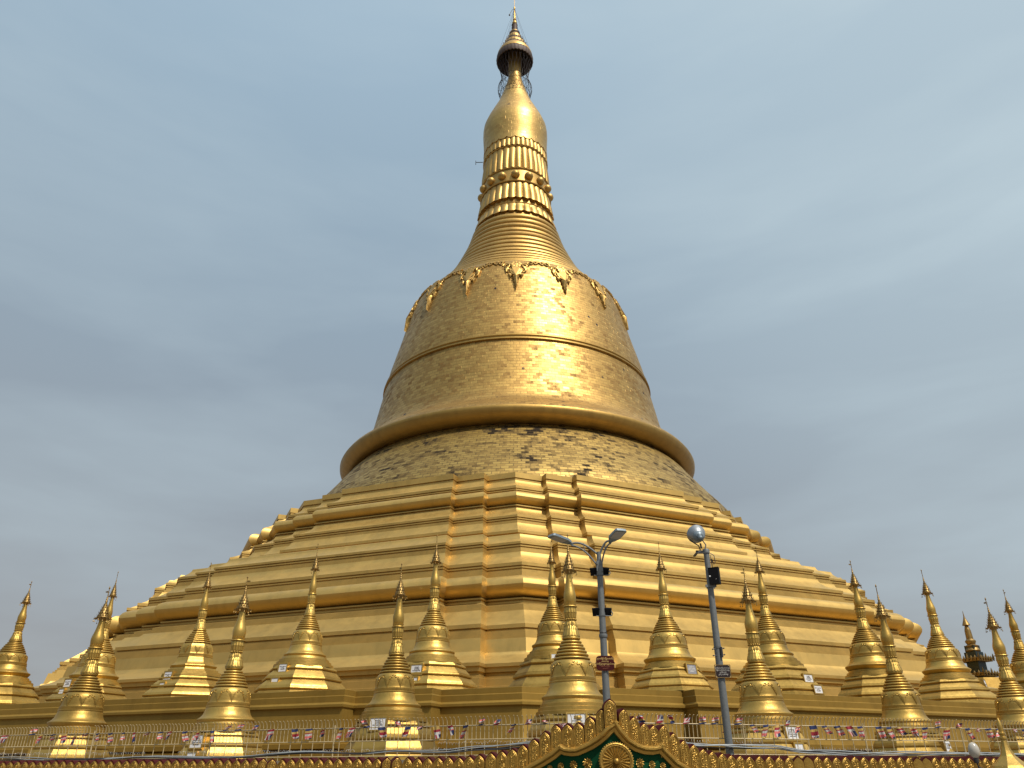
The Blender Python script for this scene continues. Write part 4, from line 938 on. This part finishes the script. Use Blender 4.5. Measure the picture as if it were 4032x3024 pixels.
# parapets left and right
for side in (-1, 1):
    if side < 0: ends = (-12.6, -2.215)
    else: ends = (2.10, 8.6)
    par = empty('ornate_parapet', (0, 0, 0), 0, 'parapet of arched gold panels on dark red tiles, %s of the gate gable' % ('left' if side < 0 else 'right'), 'parapet')
    m = MB()
    a_ = [vpt(ends[0], ZG0, -0.02), vpt(ends[1], ZG0, -0.02), vpt(ends[1], ZG0, -0.30), vpt(ends[0], ZG0, -0.30)]
    m.add([(x, y, 1.79) for x, y in a_] + [(x, y, 0) for x, y in a_], [(0, 1, 2, 3), (0, 4, 5, 1), (1, 5, 6, 2), (2, 6, 7, 3), (3, 7, 4, 0)]); m.build('parapet_wall', maroon, par, False)
    s_ = -2.29 if side < 0 else 2.17; k = 0
    turn = ([-3.32, -3.45, -5.38, -5.50, -5.62] if side < 0 else [2.95, 3.1, 5.05, 5.2])
    dark = [x for x in ([] if side < 0 else [3.0, 3.15, 5.12, 5.28])]
    while (s_ > -12.5 if side < 0 else s_ < 8.5):
        zt = 1.86 + 0.005 * sin(k * 1.3); isd = any(abs(s_ - q) < 0.08 for q in dark); istn = any(abs(s_ - q) < 0.07 for q in turn)
        if isd: put_panel(par, s_, zt, k, True, -0.5, 0.95, -0.0)
        elif istn and side < 0: put_panel(par, s_, zt, k, False, 0.62, 0.95, 0.02)
        else: put_panel(par, s_, zt, k)
        s_ += side * 0.166; k += 1
# corner spirelet and bulb at the right
t = empty('gate_spirelet', (6.84, -66.0, 0), 0, 'little gold spire with an eight sided skirt standing on the parapet at the far right', 'spire')
m = MB(); m.lathe([(0.004, 2.34), (0.022, 2.30), (0.032, 2.24), (0.034, 2.20), (0.03, 2.16), (0.045, 2.15), (0.045, 2.13), (0.033, 2.12), (0.033, 2.10), (0.048, 2.09), (0.048, 2.07), (0.034, 2.06)], 20); m.build('spire_tip', st_a, t)
m = MB(); m.lathe([(0.034, 2.065), (0.045, 2.0), (0.062, 1.93), (0.10, 1.85), (0.16, 1.79), (0.235, 1.73), (0.26, 1.69), (0.26, 0.0)], 8, ph=DL + 0.1); m.build('skirt', st_a, t, True, 18)
t = empty('globe_lamp', (6.343, -66.083, 1.79), 0, 'white glass bulb on a bent holder above the parapet at the right', 'lamp')
m = MB(); m.lathe([(0.003, 0.235), (0.03, 0.228), (0.055, 0.20), (0.07, 0.16), (0.074, 0.12), (0.066, 0.08), (0.045, 0.05), (0.03, 0.035)], 24); m.build('bulb', glassw, t)
m = MB(); m.lathe([(0.034, 0.045), (0.036, 0.0), (0.028, -0.03), (0.0, -0.03)], 14); m.tube([(0, 0, -0.02), (0.02, 0.02, -0.08), (0.14, 0.05, -0.12)], 0.012, 6); m.build('holder', darkst, t)

# ------------------------------------------------------------------ lamp posts
t = empty('street_lamp', (1.99, -59.30, Z1), 0, 'galvanised post with two flat LED heads on curved arms and a red sign', 'lamp post')
def P(x, y, z): return (x - 1.99, y + 59.30, z - Z1)
m = MB(); m.tube([(0, 0, 0), (0, 0, 2.55), (0, 0, 4.30)], [0.085, 0.078, 0.068], 20); m.lathe([(0.095, 2.62), (0.098, 2.60), (0.098, 2.56), (0.09, 2.54)], 20); m.build('pole', galv, t)
m = MB(); m.box((0, 0, 4.16), (0.15, 0.15, 0.34)); m.tube([(0.0, 0, 4.2), (0, 0, 4.56)], 0.055, 14)
for k in (-1, 1): m.tube([(k * 0.06, -0.08, 4.25), (k * 0.06, -0.11, 4.25)], 0.016, 6); m.tube([(k * 0.06, -0.08, 4.08), (k * 0.06, -0.11, 4.08)], 0.016, 6)
m.build('clamp_sleeve', galv, t)
for hx, hy, hz, bx, lab in ((-0.66, 0.05, 4.80, -0.89, 'L'), (0.30, -0.05, 4.79, 0.44, 'R')):
    sg = -1 if hx < 0 else 1
    m = MB()
    def curve(p0, p1, p2, p3, n=10): return [tuple((1 - t_) ** 3 * a + 3 * (1 - t_) ** 2 * t_ * b + 3 * (1 - t_) * t_ ** 2 * c + t_ ** 3 * d for a, b, c, d in zip(p0, p1, p2, p3)) for t_ in [i / n for i in range(n + 1)]]
    m.tube(curve((0.02 * sg, 0, 4.50), (hx * 0.45, hy, 4.78), (hx * 0.7, hy * 2, 4.86 if sg < 0 else 4.86), (hx, hy * 2, hz)), 0.024, 10)
    m.tube(curve((0.05 * sg, 0, 4.22), (hx * 0.40, hy, 4.60), (hx * 0.72, hy * 2, 4.74), (hx, hy * 2, hz - 0.04)), 0.020, 10)
    m.tube([(hx * 0.55, hy, 4.80), (hx * 0.50, hy, 4.57)], 0.008, 5); m.build('arm', galv, t)
    h = empty('lamp_head'); h.parent = t; h.location = (hx, hy * 2, hz)
    ax = Vector((-0.52, -0.35, 0.10)).normalized() if sg < 0 else Vector((0.22, -0.62, 0.12)).normalized()
    up = Vector((0, 0, 1)); up = (up - ax * up.dot(ax)).normalized(); sd_ = ax.cross(up)
    R3 = Matrix((ax, sd_, up)).transposed(); h.rotation_euler = R3.to_euler()
    out_ = [(0.0, -0.04), (0.06, -0.09), (0.16, -0.135), (0.20, -0.15), (0.60, -0.15), (0.64, -0.12), (0.65, 0), (0.64, 0.12), (0.60, 0.15), (0.20, 0.15), (0.16, 0.135), (0.06, 0.09), (0.0, 0.04)]
    m = MB(); m.prism(out_, (0, 0, 0.02), (1, 0, 0), (0, 1, 0), (0, 0, 1), 0.06, 0, 0.06)
    m.tube([(-0.05, 0, 0), (0.08, 0, 0)], 0.034, 10); m.box((0.17, 0, -0.013), (0.012, 0.27, 0.008)); m.build('housing', lampgrey, h, True, 30)
    m = MB()
    for k in range(5): m.box((0.24 + 0.075 * k, 0, -0.012), (0.066, 0.26, 0.010))
    m.build('led_panel', lens, h, False)
for hz, dx in ((4.085, 0.0), (3.13, 0.005)):
    for sg in (-1, 1):
        f = empty('floodlight'); f.parent = t; f.location = (sg * 0.125 + dx, 0.02, hz); f.rotation_euler = (radians(12), 0, sg * 0.25)
        m = MB(); m.prism([(-0.105, -0.095), (0.105, -0.095), (0.115, 0.10), (-0.115, 0.10)], (0, 0, 0), (1, 0, 0), (0, 0, 1), (0, -1, 0), 0.06, 0, 0.12)
        for k in range(6): m.box((-0.08 + 0.032 * k, -0.035, 0), (0.006, 0.02, 0.15))
        m.build('casing', black, f, False)
    m = MB(); m.lathe([(0.088, 0.012), (0.092, 0.01), (0.092, -0.01), (0.088, -0.012)], 18, (0, 0, hz - 0.09)); m.tube([(-0.14, -0.03, hz - 0.1), (0.16, -0.03, hz - 0.1)], 0.009, 6)
    m.tube([(0.16, -0.03, hz - 0.10), (0.23, -0.03, hz - 0.09), (0.25, -0.03, hz - 0.04), (0.22, -0.02, hz + 0.02)], 0.012, 6); m.build('bracket', galv, t)
m = MB(); 
for k in (0.3, 0.35): m.lathe([(0.086, 0.008), (0.09, 0), (0.086, -0.008)], 18, (0, 0, 2.3 + k))
m.build('strap', darkst, t)
# red sign
def rrect(w_, h_, r, n=5, notch=0.0):
    P_ = []
    for cx, cy, a0 in ((w_ / 2 - r, h_ / 2 - r, 0), (-w_ / 2 + r, h_ / 2 - r, pi / 2), (-w_ / 2 + r, -h_ / 2 + r, pi), (w_ / 2 - r, -h_ / 2 + r, 1.5 * pi)):
        for i in range(n + 1): P_.append((cx + r * cos(a0 + pi / 2 * i / n), cy + r * sin(a0 + pi / 2 * i / n)))
        if notch and abs(a0 - pi / 2) < .1: P_ += [(-w_ / 2, 0.03), (-w_ / 2 - notch, 0.0), (-w_ / 2, -0.03)]
    if notch: P_ += [(w_ / 2, -0.03), (w_ / 2 + notch, 0), (w_ / 2, 0.03)]
    return P_
sg1 = empty('sign'); sg1.parent = t; sg1.location = P(1.99, -59.40, 3.925)
m = MB(); m.prism(rrect(0.41, 0.32, 0.075, 5, 0.022), (0, 0, 0), (1, 0, 0), (0, 0, 1), (0, -1, 0), 0.012); m.build('board', maroon, sg1, True, 30)
inst('sign_lettering', text_mesh(['ဒုဂ္ဂတိနိုင်ငြိမ့်မဟာစိန်', 'ကောင်းမှု', 'မယ်ကြီးသုံးရွှေကျောင်းတော်'], 0.042, goldp, 0.001, 1.35), sg1, (0, -0.008, 0.04), (radians(90), 0, 0))
inst('sign_lettering', text_mesh(['သမ္မတကြီးမြတ်', 'အလှူတော်'], 0.03, plain('faded_red_lettering', (0.22, 0.06, 0.03)), 0.001, 1.5), sg1, (0, -0.008, -0.09), (radians(90), 0, 0))

t = empty('floodlight_post', (4.61, -59.36, Z1), 0, 'galvanised post topped by a round silver floodlight, with a black box and a black sign', 'lamp post')
m = MB(); m.tube([(0, 0, 0), (0, 0, 2.28), (0, 0, 4.50)], [0.088, 0.08, 0.066], 20); m.lathe([(0.0, 4.60), (0.075, 4.60), (0.085, 4.57), (0.085, 4.50), (0.07, 4.49)], 20); m.lathe([(0.12, 0.03), (0.13, 0.0)], 16); m.lathe([(0.094, 2.32), (0.09, 2.28)], 18); m.build('pole', galv, t)
fl = empty('round_floodlight'); fl.parent = t
fc = Vector((-0.17, -0.02, 4.95)); axis = Vector((-0.07, 0.90, 0.52)).normalized(); fl.location = fc; fl.rotation_euler = axis.to_track_quat('Z', 'Y').to_euler()
m = MB(); m.lathe([(0.225, 0.13), (0.232, 0.12), (0.225, 0.10), (0.20, 0.02), (0.165, -0.05), (0.135, -0.085), (0.128, -0.095)], 40); m.build('reflector', alu, fl)
m = MB(); m.lathe([(0.135, -0.075), (0.138, -0.09), (0.13, -0.11), (0.115, -0.15), (0.085, -0.185), (0.07, -0.20), (0.062, -0.215), (0.062, -0.225), (0.048, -0.245), (0.045, -0.27), (0.03, -0.285), (0.03, -0.31), (0.0, -0.315)], 32)
for k in range(14): q = 2 * pi * k / 14; m.box((0.088 * cos(q), 0.088 * sin(q), -0.205), (0.012, 0.012, 0.05))
m.build('lamp_body', lampgrey, fl)
m = MB(); m.lathe([(0.0, 0.11), (0.22, 0.11)], 32); m.build('glass', lens, fl)
m = MB()
m.tube([(-0.36, -0.02, 4.84), (-0.30, -0.05, 4.76), (-0.17, -0.03, 4.68), (-0.14, 0, 4.58)], 0.016, 6); m.tube([(-0.05, 0.05, 4.85), (0.02, 0.03, 4.72), (-0.02, 0, 4.60)], 0.016, 6)
m.tube([(-0.13, -0.05, 4.74), (-0.11, -0.02, 4.62)], 0.022, 8)
m.build('yoke', darkst, t)
m = MB(); m.box((-0.12, 0, 4.555), (0.26, 0.05, 0.035)); m.box((-0.27, -0.02, 4.47), (0.05, 0.32, 0.03)); m.box((-0.14, -0.16, 4.47), (0.28, 0.03, 0.03)); m.tube([(-0.13, 0, 4.55), (-0.27, -0.1, 4.48)], 0.018, 6); m.build('bracket', darkst, t, False)
m = MB(); m.tube([(0.09, -0.02, 4.5), (0.17, -0.04, 4.44), (0.18, -0.04, 4.28), (0.14, -0.05, 4.22), (0.10, -0.05, 4.35), (0.09, -0.04, 4.05)], 0.010, 6); m.tube([(0.08, -0.04, 4.45), (0.10, -0.05, 4.05)], 0.007, 5); m.build('wiring', cablem, t)
b = empty('control_box'); b.parent = t; b.location = (0.10, -0.12, 3.915); b.rotation_euler = (0, 0, radians(-28))
m = MB(); m.box((0, 0, 0), (0.24, 0.15, 0.38)); m.box((0, 0, 0.197), (0.25, 0.16, 0.012)); m.build('box', black, b, False)
m = MB(); m.box((-0.09, -0.077, 0.0), (0.035, 0.004, 0.035)); m.box((0.05, -0.077, -0.08), (0.006, 0.004, 0.02)); m.build('sticker', whitep, b, False)
m = MB(); m.box((0.0, -0.075, 3.70), (0.26, 0.03, 0.06)); m.box((0.03, 0.08, 3.70), (0.2, 0.03, 0.06)); m.build('mounting_bracket', galv, t, False)
m = MB()
for z_ in (2.26, 2.12): m.tube([(-0.13, -0.05, z_), (0.13, -0.05, z_ + 0.02)], 0.010, 6); m.ball((-0.13, -0.05, z_), 0.018, 6, 4); m.ball((0.13, -0.05, z_ + 0.02), 0.018, 6, 4)
m.tube([(0.06, -0.09, 2.30), (0.06, -0.09, 2.08)], 0.03, 8); m.build('clamp', darkst, t)
sg2 = empty('sign'); sg2.parent = t; sg2.location = (0.03, -0.11, 1.775); sg2.rotation_euler = (0, 0, 0)
m = MB(); m.box((0, 0, 0), (0.36, 0.012, 0.285)); m.build('board', plain('sign_black', (0.012, 0.004, 0.006), 0.4), sg2, False)
m = MB()
for w_, h_, x_, z_ in ((0.34, 0.004, 0, 0.134), (0.34, 0.004, 0, -0.134), (0.004, 0.264, 0.168, 0), (0.004, 0.264, -0.168, 0)): m.box((x_, -0.008, z_), (w_, 0.003, h_))
for sx_ in (-1, 1):
    for sz_ in (-1, 1): m.prism([(0, 0), (-0.035 * sx_, 0), (-0.012 * sx_, -0.012 * sz_), (0, -0.035 * sz_)], (sx_ * 0.163, -0.008, sz_ * 0.129), (1, 0, 0), (0, 0, 1), (0, -1, 0), 0.003)
m.build('border', goldp, sg2, False)
inst('sign_lettering', text_mesh(['ဦးထိန်ဝင်းကြီး ဒေါ်တင်အေး', 'မြို့ရွာအကျိုးဆောင်အဖွဲ့မှ', 'လှူဒါန်းသည်', '၂၅၆၂ ကုသိုလ်ရှင်'], 0.030, plain('pale_lettering', (0.45, 0.43, 0.40)), 0.0008, 1.5), sg2, (0, -0.0085, 0.0), (radians(90), 0, 0))

# ------------------------------------------------------------------ far tower and tree at right
t = empty('distant_pavilion_spire', (39.2, -8.2, 0), 0, 'distant dark green tower spire with gilded tiered roofs at the far right', 'tower')
k_ = 0.0265
m = MB(); m.box((0, 0, 4.3), (2.6, 2.6, 8.6)); m.lathe([(1.9, 8.9), (2.1, 8.5), (2.6, 7.6), (3.0, 6.5), (3.0, 0)], 8, ph=0.4); m.build('lower_roof', wallg, t, True, 30)
m = MB(); m.box((0, 0, 9.3), (1.05, 1.05, 3.6), 0.5); m.box((0, 0, 10.7), (0.85, 0.85, 1.9), 0.5); m.build('shaft', shaftg, t, False)
for zc, hw in ((9.2, 1.45), (10.42, 1.25)):
    m = MB(); m.box((0, 0, zc), (2 * hw * 0.75, 2 * hw * 0.75, 0.22), 0.5)
    m.box((0, 0, zc + 0.12), (2 * hw * .8, 2 * hw * .8, 0.06), 0.5)
    R2 = Matrix.Rotation(0.5, 3, 'Z')
    for side in range(4):
        for j in range(7):
            u = -hw * .8 + hw * 1.6 * j / 6; p = R2 @ (Matrix.Rotation(side * pi / 2, 3, 'Z') @ Vector((u, -hw * .8, 0)))
            hgt = 0.42 if j in (0, 3, 6) else 0.22
            m.lathe([(0.01, hgt), (0.07, hgt * 0.5), (0.09, 0.0), (0.04, -0.2)], 6, (p.x, p.y, zc + 0.12))
    m.build('tiered_eave', antique, t, True, 30)
m = MB(); m.lathe([(0.50, 11.1), (0.62, 11.25), (0.45, 11.5), (0.55, 11.62), (0.32, 11.75), (0.42, 11.95), (0.42, 12.05), (0.28, 12.2), (0.25, 12.9), (0.16, 13.25), (0.12, 13.3), (0.32, 13.36), (0.22, 13.6), (0.12, 13.85), (0.05, 14.1), (0.02, 14.5), (0.01, 14.6)][::-1], 12); m.build('spire', antique, t, True, 30)
def tree(x, y, h, r, lab, seed, nleaf=2600):
    rnd = random.Random(seed)
    t = empty('tree', (x, y, 0), 0, lab, 'tree', 'trees behind the pagoda')
    m = MB(); m.tube([(0, 0, 0), (0.1, 0, h * 0.3), (-0.1, 0.1, h * 0.55), (0, 0, h * 0.8)], [0.35, 0.28, 0.2, 0.08], 8)
    limbs = []
    for k in range(9):
        q = rnd.uniform(0, 2 * pi); z0 = h * rnd.uniform(0.35, 0.7); e_ = Vector((r * 0.7 * cos(q), r * 0.7 * sin(q), z0 + h * rnd.uniform(0.1, 0.28))); limbs.append(e_)
        m.tube([(0, 0, z0), (e_.x * .5, e_.y * .5, (z0 + e_.z) / 2 + .2), tuple(e_)], [0.12, 0.08, 0.03], 6)
    m.build('trunk', barkm, t)
    m = MB()
    cl = [(Vector((rnd.gauss(0, r * .45), rnd.gauss(0, r * .45), h * rnd.uniform(.5, .97))), r * rnd.uniform(.18, .38)) for _ in range(22)] + [(l_, r * .3) for l_ in limbs]
    for _ in range(nleaf):
        c_, rr_ = rnd.choice(cl); d = Vector((rnd.gauss(0, 1), rnd.gauss(0, 1), rnd.gauss(0, .8))).normalized() * rr_ * rnd.random() ** .4
        p = c_ + d; a = Vector((rnd.gauss(0, 1), rnd.gauss(0, 1), rnd.gauss(0, 1))).normalized(); b_ = a.orthogonal().normalized(); s_ = rnd.uniform(.12, .26)
        m.add([p - a * s_, p + b_ * s_ * .5, p + a * s_, p - b_ * s_ * .5], [(0, 1, 2, 3)])
    m.build('crown', leafm, t, False)
tree(47.0, 4.0, 9.9, 3.0, 'dark tree glimpsed in the gap left of the last front stupa at right', 3)
tree(52.5, 9.0, 9.2, 3.0, 'lower dark tree just right of the tower base', 5)
